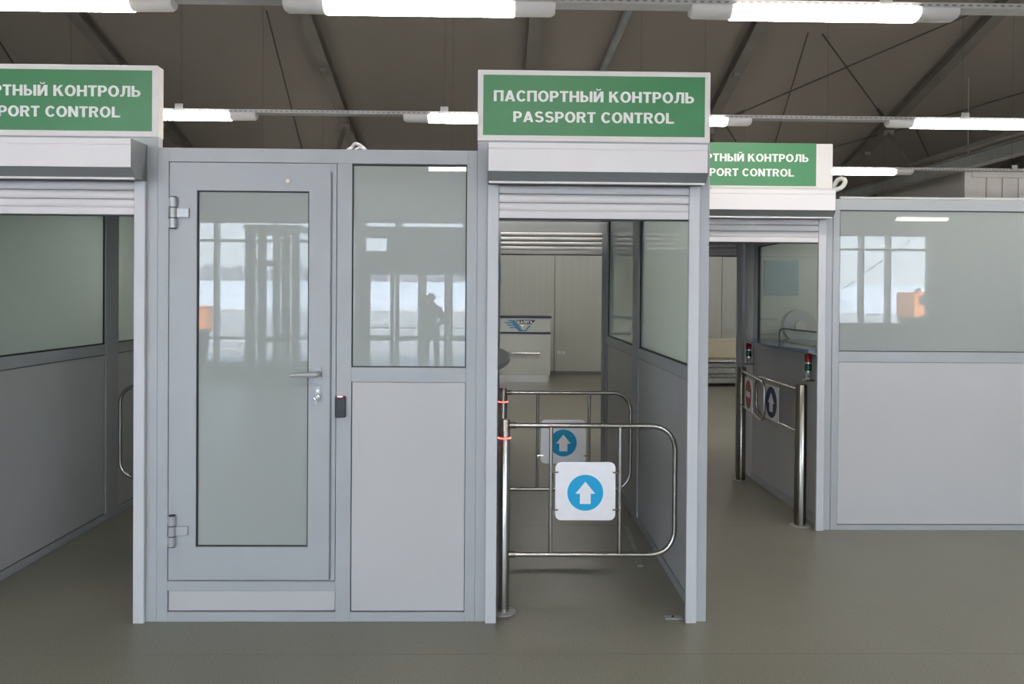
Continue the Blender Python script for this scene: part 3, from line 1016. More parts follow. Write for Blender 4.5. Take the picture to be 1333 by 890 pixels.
# --- passage portals: posts, header, roller shutter, sign
def portal(x0, y0, label_p, label_s, back=False, left_post=0.0525, right_post=0.053, xw=0.965):
    """x0 = left edge of the clear opening; the front face stands at y0."""
    t = thing('passage_portal', label_p, 'portal', (x0 + xw / 2, y0, 0))
    sgn = -1 if back else 1
    ya, yb = y0, y0 + 0.055
    box('post', M['frame'], t, x0 - 0.056 - left_post, x0 - 0.028, ya, yb, 0, 2.442 if y0 < 1 else 2.423)
    box('post', M['frame'], t, x0 + xw + 0.028, x0 + xw + 0.056 + right_post, ya, yb, 0, 2.442 if y0 < 1 else 2.423)
    box('header', M['frame'], t, x0 - 0.028, x0 + xw + 0.028, ya + 0.001, yb, 2.205, 2.442 if y0 < 1 else 2.423, 0.001)
    return t


def shutter(x0, y0, label, back=False, xw=0.965, drop=2.052):
    t = thing('roller_shutter', label, 'roller shutter', (x0 + xw / 2, y0, 2.22), group=None)
    # box hood
    if not back:
        prof = [(y0 - 0.001, 2.402), (y0 - 0.168, 2.402), (y0 - 0.168, 2.376), (y0 - 0.165, 2.374), (y0 - 0.165, 2.372), (y0 - 0.168, 2.370), (y0 - 0.168, 2.265)]
        bm = bmesh.new()
        add_prism(bm, prof + [(y0 - 0.001, 2.265)], 'X', x0 - 0.052, x0 + xw + 0.052)
        obj('hood', bm, M['white'], t)
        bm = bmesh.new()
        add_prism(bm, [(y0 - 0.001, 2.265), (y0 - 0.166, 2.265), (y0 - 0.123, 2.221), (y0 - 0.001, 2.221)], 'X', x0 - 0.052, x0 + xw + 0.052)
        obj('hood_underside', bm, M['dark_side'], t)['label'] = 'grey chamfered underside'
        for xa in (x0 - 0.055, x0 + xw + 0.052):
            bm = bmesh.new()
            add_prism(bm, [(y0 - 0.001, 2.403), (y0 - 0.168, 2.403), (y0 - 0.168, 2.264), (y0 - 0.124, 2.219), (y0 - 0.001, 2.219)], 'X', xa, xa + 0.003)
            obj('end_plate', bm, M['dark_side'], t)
        box('lower_lip', M['white'], t, x0 - 0.05, x0 + xw + 0.05, y0 - 0.128, y0 - 0.112, 2.212, 2.222)
    gy0, gy1 = (y0 - 0.022, y0 + 0.0) if not back else (y0 - 0.022, y0 - 0.0005)
    ztop = 2.22
    for xa, xb in ((x0 - 0.056, x0), (x0 + xw, x0 + xw + 0.055)):
        box('guide_rail', M['guide' if not back else 'frame'], t, xa, xb, gy0, gy1 if not back else gy1, 0, ztop, 0.002)
    # slats: convex aluminium profiles
    sy = y0 - 0.006
    z = drop + 0.037
    hs = 0.0445
    while z < 2.235:
        poly = []
        for k in range(9):
            u = k / 8
            poly.append((sy - 0.002 - 0.008 * math.sin(PI * u) ** 0.6, z + u * (hs - 0.006)))
        poly += [(sy + 0.004, z + hs - 0.006), (sy + 0.004, z + hs), (sy + 0.006, z + hs), (sy + 0.006, z)]
        obj('slat', add_prism(bmesh.new(), poly, 'X', x0 + 0.001, x0 + xw - 0.001), M['slat'], t)
        z += hs
    bm = bmesh.new()
    zz = drop + 0.037
    while zz < 2.235:
        add_box(bm, x0 + 0.002, x0 + xw - 0.002, sy - 0.0015, sy + 0.003, zz + hs - 0.006, zz + hs)
        zz += hs
    obj('groove_shade', bm, M['dark_side'], t)  # grey strips put the shade of the grooves between slats into colour
    box('bottom_bar', M['slat'], t, x0 + 0.001, x0 + xw - 0.001, sy - 0.010, sy + 0.008, drop, drop + 0.036, 0.002)
    box('bottom_seal', M['gasket'], t, x0 + 0.002, x0 + xw - 0.002, sy - 0.006, sy + 0.004, drop - 0.008, drop, 0.001)
    return t


def sign(dx, y0, z0, z1, label, x0=-0.11, x1=1.072, dz=0.0):
    t = thing('passport_control_sign', label, 'sign', (dx + 0.48, y0, z0), group='passport control signs')
    box('sign_box', M['signwhite'], t, x0 + dx, x1 + dx, y0 - 0.004, y0 + 0.066, z0, z1, 0.003)
    f = box('green_face', M['signgreen'], t, dx - 0.082, dx + 1.044, y0 - 0.006, y0 - 0.0035, z0 + 0.029, z0 + 0.333, 0)
    lettering('ПАСПОРТНЫЙ КОНТРОЛЬ', t, M['letter'], dx - 0.029, dx + 0.988, z0 + 0.200, 0.0545, y0 - 0.006)
    lettering('PASSPORT CONTROL', t, M['letter'], dx + 0.070, dx + 0.887, z0 + 0.096, 0.0535, y0 - 0.006)
    return t


p_mid = portal(0.0, 0.0, 'light grey door frame of the middle passage, open with two arrow gates inside', '')
p_left = portal(-2.789, 0.0, 'light grey door frame of the left passage, cut by the picture edge', '')
p_right = portal(1.309, 1.54, 'light grey door frame of the right passage standing farther back', '', left_post=0.175)
shutter(0.0, 0.0, 'white roller shutter rolled up above the middle passage')
shutter(-2.789, 0.0, 'white roller shutter rolled up above the left passage, cut by the picture edge')
shutter(1.309, 1.54, 'white roller shutter rolled up above the right passage, under the farther sign')
sign(0.0, 0.0, 2.443, 2.802, 'green passport control sign in full above the middle passage')
sign(-2.788, 0.0, 2.443, 2.802, 'green passport control sign cut off at the upper left')
sign(1.212, 1.54, 2.424, 2.755, 'green passport control sign half hidden behind the middle passage frame', x1=1.164)

# back portals with their own shutters
for dx, lb in ((0.0, 'middle'), (-2.789, 'left'), (1.309, 'right')):
    portal(dx + (0.02 if dx == 0 else 0), 3.40, 'grey rear door frame at the far end of the %s passage' % lb, '', back=True)
    shutter(dx + (0.02 if dx == 0 else 0), 3.40, 'grey roller shutter pulled up at the far end of the %s passage' % lb, back=True)
    bm = bmesh.new()

for nm, xa, xb, ya, yb in (('middle', -0.054, 1.02, 0.067, 3.28), ('left', -2.843, -1.768, 0.067, 3.39), ('right', 1.08, 2.335, 1.607, 3.39)):  # unseen lids added over the passages, sized to keep them dark
    tag(box('shade_lid', M['frame'], None, xa, xb, ya, yb, 2.35, 2.38, 0.002), 'unseen flat grey lid added to shade the %s passage' % nm, 'shade_lid')


# --- glazed side partitions running back along X = const
def partition(name, label, x, ya, yb, posts, face, paneled='film_side', cat='partition', zg=1.285, ztop=2.405, chamfer=False):
    """Thin wall in the YZ plane; posts = list of (y0, y1)."""
    t = thing(name, label, cat, (x, ya, 0))
    x0, x1 = (x, x + 0.05)
    for p0, p1 in posts:
        box('frame_post', M['frame'], t, x0, x1, p0, p1, 0, 2.44)
    edges = [(a[1], b[0]) for a, b in zip(posts, posts[1:])]
    for a, b in edges:
        box('frame_rail', M['frame'], t, x0, x1, a, b, 0, 0.048)
        box('frame_rail', M['frame'], t, x0, x1, a, b, 1.212, zg)
        box('frame_rail', M['frame'], t, x0, x1, a, b, ztop, 2.44)
        g = obj('glass_pane', add_box(bmesh.new(), x + 0.020, x + 0.027, a + 0.003, b - 0.003, zg + 0.003, ztop - 0.003), M[paneled], t)
        obj('gasket', add_frame_x(bmesh.new(), a, b, zg, ztop, 0.009, x + 0.012, x + 0.036), M['gasket'], g)
        p = obj('infill_panel', add_box(bmesh.new(), x + 0.010, x + 0.040, a + 0.004, b - 0.004, 0.054, 1.206, 0.001), M['panel'], t)
        obj('shadow_gap', add_frame_x(bmesh.new(), a, b, 0.048, 1.212, 0.009, x + 0.014, x + 0.036), M['gasket'], p)
    return t


partition('glazed_partition', 'grey partition with frosted panes along the right side of the middle passage', 1.022, 0.056, 3.398,
          [(0.056, 0.11), (1.69, 1.92), (3.28, 3.398)], -1)
partition('glazed_partition', 'grey partition with dim frosted panes along the left passage', -2.895, 0.056, 3.398,
          [(0.056, 0.11), (1.735, 1.915), (3.28, 3.398)], 1)
# left-hand booth beyond that partition (front just outside the picture)
lb_ = thing('control_booth', 'grey booth left of the left passage, out of the picture', 'booth', (-3.6, 0, 0))
front_member(lb_, -4.6, -2.90, 0, 0.05)
front_member(lb_, -4.6, -2.90, 1.218, 1.292)
front_member(lb_, -4.6, -2.90, 2.322, 2.392)
infill(lb_, -4.6, -2.90, 0.05, 1.218)
glazing(lb_, -4.6, -2.90, 1.292, 2.322)
box('back_panel', M['panel'], lb_, -4.6, -2.9, 3.36, 3.4, 0, 2.39, 0.001)
box('side_panel', M['panel'], lb_, -4.65, -4.6, 0, 3.4, 0, 2.39, 0.001)

# --- right booth (front at y = 1.54)
Y2 = 1.54
b2 = thing('control_booth', 'wide grey booth front with a big reflecting window, at right', 'booth', (3.8, Y2, 0))
XE = 5.9
front_member(b2, 2.386, 2.435, 0, 2.365, Y2, 'frame_post')
front_member(b2, 2.435, XE, 2.287, 2.365, Y2)
front_member(b2, 2.435, XE, 1.204, 1.277, Y2)
front_member(b2, 2.435, XE, 0.0, 0.036, Y2)
front_member(b2, XE, XE + 0.05, 0, 2.365, Y2, 'frame_post')
glazing(b2, 2.435, XE, 1.277, 2.287, Y2)
infill(b2, 2.435, XE, 0.036, 1.204, Y2)
# its wall along the right passage with the officer's window
WX = 2.34
box('frame_post', M['frame'], b2, WX, WX + 0.05, 1.60, 1.66, 0, 2.365)
box('frame_post', M['guide'], b2, WX, WX + 0.06, 3.10, 3.34, 0, 2.365)
box('inner_jamb', M['frame'], b2, WX + 0.008, WX + 0.05, 3.02, 3.10, 1.24, 2.3)
box('side_panel', M['panel'], b2, WX + 0.006, WX + 0.04, 1.66, 3.10, 0.062, 1.235, 0.001)
box('base_rail', M['frame'], b2, WX - 0.012, WX + 0.05, 1.66, 3.10, 0, 0.058)
box('frame_rail', M['frame'], b2, WX, WX + 0.05, 1.66, 3.10, 2.12, 2.365)
box('officer_window', M['clear'], b2, WX + 0.02, WX + 0.026, 1.665, 3.02, 1.262, 2.12, 0)
obj('gasket', add_frame_x(bmesh.new(), 1.66, 3.025, 1.258, 2.125, 0.012, WX + 0.012, WX + 0.034), M['gasket'], b2)
# curved counter through the wall
poly = [(WX + 0.45, 1.60), (WX - 0.03, 1.60)] + [(2.205 + 0.045 * (abs(2 * k / 20 - 1)) ** 2 - 0.062 * (1 - abs(2 * k / 20 - 1) ** 2), 1.62 + 1.42 * k / 20) for k in range(21)] + [(WX - 0.02, 3.06), (WX + 0.45, 3.06)]
bm = add_prism(bmesh.new(), poly, 'Z', 1.262, 1.285)
obj('counter', bm, M['counter'], b2)['label'] = 'dark blue curved counter edge'
# inside: lining, notice, glass guard, monitor
box('inner_wall', M['inner'], b2, 4.9, 4.94, 1.62, 3.36, 0, 2.365, 0.001)
box('back_panel', M['inner'], b2, 2.4, XE, 3.36, 3.40, 0, 1.2, 0.001)
box('back_lining', M['inner'], b2, 2.4, XE, 3.375, 3.39, 1.26, 2.3, 0)
box('frame_rail', M['frame'], b2, 2.4, XE, 3.36, 3.40, 1.2, 1.26)
box('frame_rail', M['frame'], b2, 2.4, XE, 3.36, 3.40, 2.3, 2.365)
box('work_desk', M['panel'], b2, 2.75, 3.3, 1.65, 3.3, 0.72, 0.76, 0.003)
nb = thing('notice_board', 'pale blue notice hanging inside the right booth, seen through the officer window', 'notice', (2.75, 3.35, 1.9))
box('board', M['poster'], nb, 2.53, 2.86, 3.366, 3.3745, 1.68, 2.01, 0.002)
gg = thing('glass_guard', 'clear upright glass guard with a dark curved edge standing on the right booth counter', 'glass guard', (2.5, 2.4, 1.285))
gpath = [(2.42, 2.66, 1.285), (2.42, 2.66, 1.36), (2.425, 2.645, 1.385), (2.435, 2.61, 1.395), (2.45, 1.95, 1.395)]
obj('guard_edge', add_tube(bmesh.new(), gpath, 0.007, 8), M['black'], gg, smooth=True)
box('guard_sheet', M['clear'], gg, 2.44, 2.446, 1.95, 2.63, 1.286, 1.392, 0)
box('guard_foot', M['steel_dark'], gg, 2.42, 2.47, 1.95, 2.66, 1.285, 1.290, 0.001)
mo = thing('desk_fan', 'dim round desk fan standing inside the right booth, seen through the officer window', 'fan', (2.78, 3.18, 0.76))
obj('fan_head', add_tube(bmesh.new(), [(2.78, 3.12, 1.40), (2.78, 3.20, 1.40)], 0.15, 28), M['panel'], mo, smooth=True)
obj('fan_hub', add_tube(bmesh.new(), [(2.78, 3.10, 1.40), (2.78, 3.13, 1.40)], 0.05, 20), M['inner'], mo, smooth=True)
obj('stem', add_tube(bmesh.new(), [(2.78, 3.18, 0.77), (2.78, 3.18, 1.28)], 0.018, 10), M['panel'], mo, smooth=True)
obj('foot', add_lathe(bmesh.new(), [(0.11, 0.76), (0.11, 0.775), (0.06, 0.79)], 2.78, 3.18, 24), M['panel'], mo, smooth=True)

box('booth_lid', M['frame'], b2, WX + 0.07, XE - 0.02, Y2 + 0.07, 3.35, 2.33, 2.36, 0.001)
box('booth_lid', M['frame'], lb_, -4.58, -2.92, 0.07, 3.34, 2.36, 2.39, 0.001)
for lx, ly, lz, lb in ((3.55, 2.45, 2.328, 'unseen fill lamp added under the lid inside the right booth'), (-3.75, 1.7, 2.358, 'unseen fill lamp added under the lid inside the booth left of the left passage')):  # added unseen lamps that brighten the booth panes from inside
    bl = copy_tree(lamp0, (lx, ly, lz), lb)
    for ch_ in bl.children:
        if ch_.name.startswith('diffuser'):      # weaker than the hall lamps, only to fill the booth
            ch_.material_slots[0].link = 'OBJECT'
            ch_.material_slots[0].material = M['booth_fill']

# conduit along the top of the right booth with its hook-shaped end
pts = [(1.5, Y2 - 0.024, 2.421), (2.0, Y2 - 0.024, 2.421), (2.36, Y2 - 0.024, 2.421), (2.395, Y2 - 0.024, 2.426), (2.428, Y2 - 0.022, 2.441), (2.452, Y2 - 0.015, 2.462), (2.466, Y2 - 0.005, 2.488),
       (2.465, Y2 + 0.01, 2.507), (2.450, Y2 + 0.025, 2.515), (2.432, Y2 + 0.045, 2.505), (2.418, Y2 + 0.065, 2.475), (2.412, Y2 + 0.075, 2.37)]
tag(obj('white_conduit', add_tube(bmesh.new(), pts, 0.0165, 12), M['duct'], smooth=True), 'white plastic conduit under the right sign, curling up in a hook', 'conduit')
pts = [(2.44, Y2 + 0.025, 2.376), (XE, Y2 + 0.025, 2.376)]
tag(obj('white_pipe', add_tube(bmesh.new(), pts, 0.0105, 10), M['duct'], smooth=True), 'thin white pipe lying along the top of the right booth front', 'pipe')


# ================================================================== gates of the middle and left passages
def loop_path(x0, x1, z0, z1, r, n=8):
    p = [(x0, 0, z1), (x1 - r, 0, z1)]
    p += [(x1 - r + r * math.sin(PI / 2 * k / n), 0, z1 - r + r * math.cos(PI / 2 * k / n)) for k in range(1, n + 1)]
    p += [(x1 - r + r * math.cos(PI / 2 * k / n), 0, z0 + r - r * math.sin(PI / 2 * k / n)) for k in range(n + 1)]
    p += [(x0, 0, z0)]
    return p


def make_gate():
    """Post at the local origin, arm along +X."""
    t = thing('swing_gate', 'x', 'gate', (0, 0, 0), group='tubular steel swing gates')
    R = 0.031
    pst = obj('post', add_lathe(bmesh.new(), [(R, 0.006), (R, 1.008), (R - 0.003, 1.013)], 0, 0, 32), M['steel'], t, smooth=True, local=True)
    obj('base_flange', add_lathe(bmesh.new(), [(0.066, 0.0), (0.066, 0.006), (0.062, 0.009)], 0, 0, 32), M['flange'], t, smooth=True, local=True)
    obj('light_band', add_lathe(bmesh.new(), [(R + 0.0004, 0.911), (R + 0.0012, 0.912), (R + 0.0012, 0.921), (R + 0.0004, 0.922)], 0, 0, 32), M['red_glow'], pst, local=True)
    bm = bmesh.new()
    for k in range(18):
        a = 2 * PI * k / 18
        g = bmesh.ops.create_icosphere(bm, subdivisions=1, radius=0.0034)
        bmesh.ops.translate(bm, verts=g['verts'], vec=((R + 0.001) * math.cos(a), (R + 0.001) * math.sin(a), 0.9165))
    obj('light_row', bm, M['red_led'], pst, local=True)
    x0, x1, z0, z1 = R - 0.004, 0.899, 0.303, 0.981
    arm = obj('arm_loop', add_tube(bmesh.new(), loop_path(x0, x1, z0, z1, 0.125), 0.0135, 14), M['steel'], t, smooth=True, local=True)
    bm = bmesh.new()
    for z in (z0, z1):
        add_tube(bm, [(R - 0.005, 0, z), (R + 0.03, 0, z)], 0.0165, 14)
    obj('arm_sleeve', bm, M['steel_dark'], arm, smooth=True, local=True)
    for x in (0.245, 0.608):
        obj('upright', add_tube(bmesh.new(), [(x, 0, z0), (x, 0, z1)], 0.0105, 12), M['steel'], t, smooth=True, local=True)
    px0, px1, pz0, pz1 = 0.268, 0.585, 0.484, 0.790
    pl = obj('arrow_plate', add_prism(bmesh.new(), rrect(px0, px1, pz0, pz1, 0.032), 'Y', -0.004, 0.0), M['plate'], t, local=True)
    pl['label'] = 'white plate with a blue disc and white upward arrow'
    cx, cz, r = 0.4265, 0.629, 0.0945
    obj('blue_disc', add_prism(bmesh.new(), circle(cx, cz, r), 'Y', -0.0052, -0.004), M['blue'], pl, local=True)
    obj('arrow', add_prism(bmesh.new(), arrow_poly(cx, cz, r), 'Y', -0.0062, -0.0052), M['plate'], pl, local=True)
    for x, xi in ((px0, 1), (px1, -1)):
        for z in (0.54, 0.737):
            bm = add_tube(bmesh.new(), [(x - xi * 0.026, -0.006, z), (x + xi * 0.016, -0.006, z)], 0.0045, 8)
            obj('clip', bm, M['chrome'], pl, smooth=True, local=True)
    return t


g0 = make_gate()
g0.location = (0.038, 0.12, 0)
g0['label'] = 'nearer steel swing gate with white arrow plate in the middle passage'
copy_tree(g0, (0.038, 1.48, 0), 'farther steel swing gate with white arrow plate, behind the first in the middle passage')
copy_tree(g0, (-1.862, 1.77, 0), 'steel swing gate in the left passage, only its rounded end showing', PI)

# floor strip and small floor bracket in the middle passage
bm = bmesh.new()
add_prism(bm, [(0.910, 1.579), (0.945, 1.579), (0.903, 0.792), (0.868, 0.786)], 'Z', 0.0, 0.012)
tag(obj('floor_strip', bm, M['beltgrey']), 'narrow grey strip lying on the floor inside the middle passage', 'floor strip')
bk = thing('floor_bracket', 'small metal angle plate on the floor by the right post of the middle passage', 'bracket', (0.92, 0.04, 0))
box('plate', M['handle'], bk, 0.872, 0.962, 0.022, 0.062, 0.0, 0.006, 0.001)
bm = add_tube(bmesh.new(), [(0.915, 0.045, 0.006), (0.915, 0.045, 0.010)], 0.007, 10)
obj('screw', bm, M['black'], bk)


# ================================================================== swing barrier of the right passage
def barrier(px, py, tip, label, disc, ds0, ds1, zt, zb):
    """Round post with one loop wing towards tip (x, y); ds0..ds1 = where its plate sits along the wing."""
    t = thing('swing_barrier', label, 'gate', (px, py, 0), group='swing barriers of the right passage')
    obj('post', add_lathe(bmesh.new(), [(0.042, 0.008), (0.042, 1.022), (0.038, 1.028)], px, py, 32), M['steel_dark'], t, smooth=True)
    obj('base_flange', add_lathe(bmesh.new(), [(0.068, 0.0), (0.068, 0.006), (0.062, 0.010)], px, py, 32), M['flange'], t, smooth=True)
    a, b = Vector((px, py, 0)), Vector((tip[0], tip[1], 0))
    L = (b - a).length
    d = (b - a).normalized()
    n = Vector((-d.y, d.x, 0))
    if n.x > 0:
        n = -n
    pth = [a + d * p[0] + Vector((0, 0, p[2])) for p in loop_path(0.03, L, zb, zt, 0.09)]
    obj('wing_loop', add_tube(bmesh.new(), pth, 0.0125, 12), M['steel'], t, smooth=True)
    pl = bmesh.new()
    s0, s1 = ds0, ds1

    def plate(bm, poly, o0, o1):
        v0 = [bm.verts.new(a + d * p[0] + n * o0 + Vector((0, 0, p[1]))) for p in poly]
        v1 = [bm.verts.new(a + d * p[0] + n * o1 + Vector((0, 0, p[1]))) for p in poly]
        k = len(poly)
        for i in range(k):
            bm.faces.new((v0[i], v0[(i + 1) % k], v1[(i + 1) % k], v1[i]))
        bm.faces.new(v0[::-1])
        bm.faces.new(v1)
        return bm
    zc = (zt + zb) / 2
    po = obj('sign_plate', plate(pl, rrect(s0, s1, zb + 0.005, zt - 0.03, 0.008), 0.012, 0.016), M['plate'], t)
    cx = (s0 + s1) / 2
    r = min(s1 - s0, zt - zb) * 0.40
    if disc == 'arrow':
        obj('blue_disc', plate(bmesh.new(), circle(cx, zc - 0.01, r), 0.016, 0.0175), M['navy'], po)
        obj('arrow', plate(bmesh.new(), arrow_poly(cx, zc - 0.01, r), 0.0175, 0.019), M['plate'], po)
        po['label'] = 'white plate with a dark blue disc and white arrow'
    else:
        obj('red_disc', plate(bmesh.new(), circle(cx, zc - 0.01, r), 0.016, 0.0175), M['signred'], po)
        obj('bar', plate(bmesh.new(), [(cx - 0.7 * r, zc - 0.01 - 0.2 * r), (cx + 0.7 * r, zc - 0.01 - 0.2 * r), (cx + 0.7 * r, zc - 0.01 + 0.2 * r), (cx - 0.7 * r, zc - 0.01 + 0.2 * r)], 0.0175, 0.019), M['plate'], po)
        po['label'] = 'white plate with a red no entry disc'
    return t


barrier(2.208, 1.642, (2.212, 2.62), 'nearer steel barrier post in the right passage, wing with a blue arrow', 'arrow', 0.41, 0.73, 0.985, 0.675)
barrier(2.208, 3.012, (2.08, 2.05), 'farther steel barrier post in the right passage, wing with a red disc', 'stop', 0.25, 0.58, 0.995, 0.69)


def beacon(x, y, z, label):
    t = thing('signal_beacon', label, 'signal light', (x, y, z), group='red and green signal beacons')
    r = 0.0255
    obj('bracket', add_box(bmesh.new(), x - 0.03, WX, y - 0.03, y + 0.03, z - 0.012, z, 0.002), M['steel_dark'], t)
    obj('base', add_lathe(bmesh.new(), [(r * 0.95, z), (r * 0.95, z + 0.055)], x, y, 24), M['handle'], t, smooth=True)
    obj('green_light', add_lathe(bmesh.new(), [(r, z + 0.063), (r, z + 0.118)], x, y, 24), M['green_lens'], t, smooth=True)
    obj('red_light', add_lathe(bmesh.new(), [(r, z + 0.126), (r, z + 0.180), (r * 0.8, z + 0.188)], x, y, 24), M['red_lens'], t, smooth=True)
    for zz in (0.055, 0.118):
        obj('chrome_ring', add_lathe(bmesh.new(), [(r * 1.03, z + zz), (r * 1.03, z + zz + 0.008)], x, y, 24), M['chrome'], t, smooth=True)
    obj('button', add_tube(bmesh.new(), [(x - 0.012, y - r * 0.9, z + 0.028), (x - 0.012, y - r * 1.15, z + 0.028)], 0.006, 10), M['black'], t)


beacon(2.30, 1.745, 1.055, 'red and green signal beacon nearer the viewer under the right passage counter')
beacon(2.30, 3.10, 1.055, 'red and green signal beacon at the far end of the right passage counter')

# ================================================================== the far half of the hall
YD = 10.757
dk = thing('reception_desk', 'white reception desk with a winged blue emblem, seen through the middle passage', 'desk', (0.3, YD, 0))
box('front_panel', M['desk'], dk, -0.62, 1.0, YD, YD + 0.04, 0.14, 0.93, 0.002)
box('body', M['desk'], dk, -0.62, 1.0, YD + 0.04, YD + 0.6, 0.14, 1.20, 0.004)
box('fascia', M['desk'], dk, -0.62, 1.0, YD - 0.02, YD + 0.02, 0.962, 1.23, 0.002)
box('trim_strip', M['deskdark'], dk, -0.62, 1.005, YD - 0.026, YD + 0.03, 0.930, 0.962, 0.002)
box('counter_top', M['deskdark'], dk, -0.64, 1.02, YD - 0.05, YD + 0.62, 1.23, 1.262, 0.003)
box('kick_plinth', M['chrome'], dk, -0.60, 0.98, YD + 0.03, YD + 0.58, 0.0, 0.14, 0.002)
obj('front_rail', add_tube(bmesh.new(), [(-0.5, YD - 0.05, 0.56), (0.80, YD - 0.05, 0.56)], 0.016, 10), M['chrome'], dk, smooth=True)
bm = bmesh.new()
for x in (-0.4, 0.2, 0.7):
    add_tube(bm, [(x, YD, 0.56), (x, YD - 0.05, 0.56)], 0.01, 8)
obj('rail_bracket', bm, M['chrome'], dk)
# winged emblem on the fascia (polygons in metres on the fascia)
E0X, E0Z, EW, EH = 0.115, 0.975, 0.60, 0.232


def emb(poly, a, b, m, name='emblem_shape'):
    pp = [(E0X + u * EW, E0Z + v * EH) for u, v in poly]
    return obj(name, add_prism(bmesh.new(), pp, 'Y', YD - a, YD - b), M[m], dk)


emb([(0.20, 0.92), (0.32, 0.92), (0.585, 0.10), (0.66, 0.10), (0.80, 0.50), (0.86, 0.50), (0.70, 0.0), (0.48, 0.0), (0.36, 0.30)], 0.0230, 0.020, 'logoblue')
emb([(0.32, 0.96), (0.335, 0.96), (0.575, 0.28), (0.56, 0.28)], 0.0240, 0.020, 'logonavy')
for v, u0, u1 in ((0.94, 0.10, 0.22), (0.76, 0.0, 0.26), (0.56, 0.08, 0.31), (0.36, 0.15, 0.36)):
    emb([(u0, v), (u1, v), (u1 + 0.02, v - 0.11), (u0 + 0.05, v - 0.11)], 0.0225, 0.020, 'logoblue')
emb([(0.385, 0.93), (1.0, 0.93), (0.88, 0.60), (0.50, 0.60)], 0.0235, 0.020, 'logonavy')
emb([(0.50, 0.56), (0.66, 0.56), (0.58, 0.32)], 0.0235, 0.020, 'plate')
lettering('КАЛУГА', dk, M['letter'], E0X + 0.44 * EW, E0X + 0.90 * EW, E0Z + 0.655 * EH, 0.05, YD - 0.0235)

# blue notice at the far wall edge, skirting fittings
nt2 = thing('wall_notice', 'blue notice on the far wall, a sliver beside the middle passage frame', 'notice', (-0.1, YF, 1.9))
box('sheet', M['bluesheet'], nt2, -0.35, 0.06, YF - 0.012, YF - 0.003, 1.89, 2.38, 0.001)
so = thing('wall_socket', 'small pale socket low on the far wall right of the desk', 'socket', (1.30, YF, 0.45))
box('plate', M['white'], so, 1.25, 1.34, YF - 0.03, YF - 0.003, 0.42, 0.49, 0.003)
box('plate', M['white'], so, 1.36, 1.43, YF - 0.02, YF - 0.003, 0.42, 0.48, 0.003)

# baggage conveyor seen through the right passage
YB = 10.2
bc = thing('baggage_conveyor', 'low cream and grey baggage conveyor seen through the right passage', 'conveyor', (4.2, YB, 0))
box('back_guard', M['cream'], bc, 3.2, 6.4, YB + 0.62, YB + 0.67, 0.42, 0.86, 0.004)
box('belt', M['beltyellow'], bc, 3.2, 6.4, YB + 0.05, YB + 0.62, 0.46, 0.49, 0.002)
box('top_edge', M['chrome'], bc, 3.2, 6.4, YB + 0.0, YB + 0.05, 0.455, 0.50, 0.004)
for k, (za, zb, yo) in enumerate(((0.36, 0.43, 0.04), (0.245, 0.345, 0.02), (0.17, 0.225, 0.05), (0.07, 0.155, 0.0))):
    box('side_rail', M['beltgrey'], bc, 3.2, 6.4, YB + yo, YB + 0.1 + yo, za, zb, 0.004)
box('core', M['dark_side'], bc, 3.25, 6.35, YB + 0.12, YB + 0.6, 0.05, 0.45, 0.002)
for x in (3.3, 4.8, 6.25):
    box('foot', M['dark_side'], bc, x, x + 0.08, YB + 0.1, YB + 0.6, 0.0, 0.06, 0.002)

# white panelled room corner standing above the right booth
wr = thing('panel_room', 'white ribbed panel enclosure rising behind the right booth', 'enclosure', (7.2, 8.0, 0))
for k in range(12):
    x = 7.40 + k * 0.253
    box('wall_panel', M['wallwhite'], wr, x + 0.012, x + 0.241, 8.03, 8.07, 0, 3.56, 0.004)
    box('rib', M['wallwhite'], wr, x - 0.012, x + 0.012, 8.012, 8.03, 0, 3.56, 0.003)
box('corner_post', M['wallwhite'], wr, 7.28, 7.388, 8.0, 8.10, 0, 3.67, 0.004)
box('top_rail', M['wallwhite'], wr, 7.388, 10.45, 8.0, 8.08, 3.56, 3.67, 0.004)
box('side_panel', M['panel'], wr, 7.28, 7.33, 8.10, 10.8, 0, 3.66, 0.004)
box('far_panel', M['panel'], wr, 10.40, 10.45, 8.10, 10.8, 0, 3.66, 0.004)
# chain suspension above it
ch = thing('hanging_chain', 'thin chain hanging over the corner of the white panel enclosure', 'chain', (7.36, 7.9, 3.67))
bm = add_tube(bmesh.new(), [(7.36, 8.05, 3.67), (7.36, 8.05, roof_z(8.05) + 0.05)], 0.005, 6)
obj('wire', bm, M['tray'], ch)
for sx_ in (-1, 1):
    bm = add_tube(bmesh.new(), [(7.36, 8.05, 3.72), (7.36 + sx_ * 0.22, 8.05, 3.92)], 0.004, 6)
    obj('stay', bm, M['tray'], ch)
bm = bmesh.new()
for k in range(7):
    zz = 3.70 + k * 0.045
    add_tube(bm, [(7.36 + (0.011 * math.cos(2 * PI * j / 8) if k % 2 else 0), 8.05 + (0 if k % 2 else 0.011 * math.cos(2 * PI * j / 8)), zz + 0.024 * math.sin(2 * PI * j / 8)) for j in range(8)], 0.004, 5, closed=True)
obj('link_row', bm, M['chrome'], ch)


# ================================================================== rear half: vestibule, seats, person (mirrored only)
vb = thing('entrance_vestibule', 'dark glazed entrance lobby mirrored in the right half of the booth door', 'vestibule', (-4.0, -10.4, 0))
VY = -9.8


def vx(px):
    return (px - 648) * 0.0137


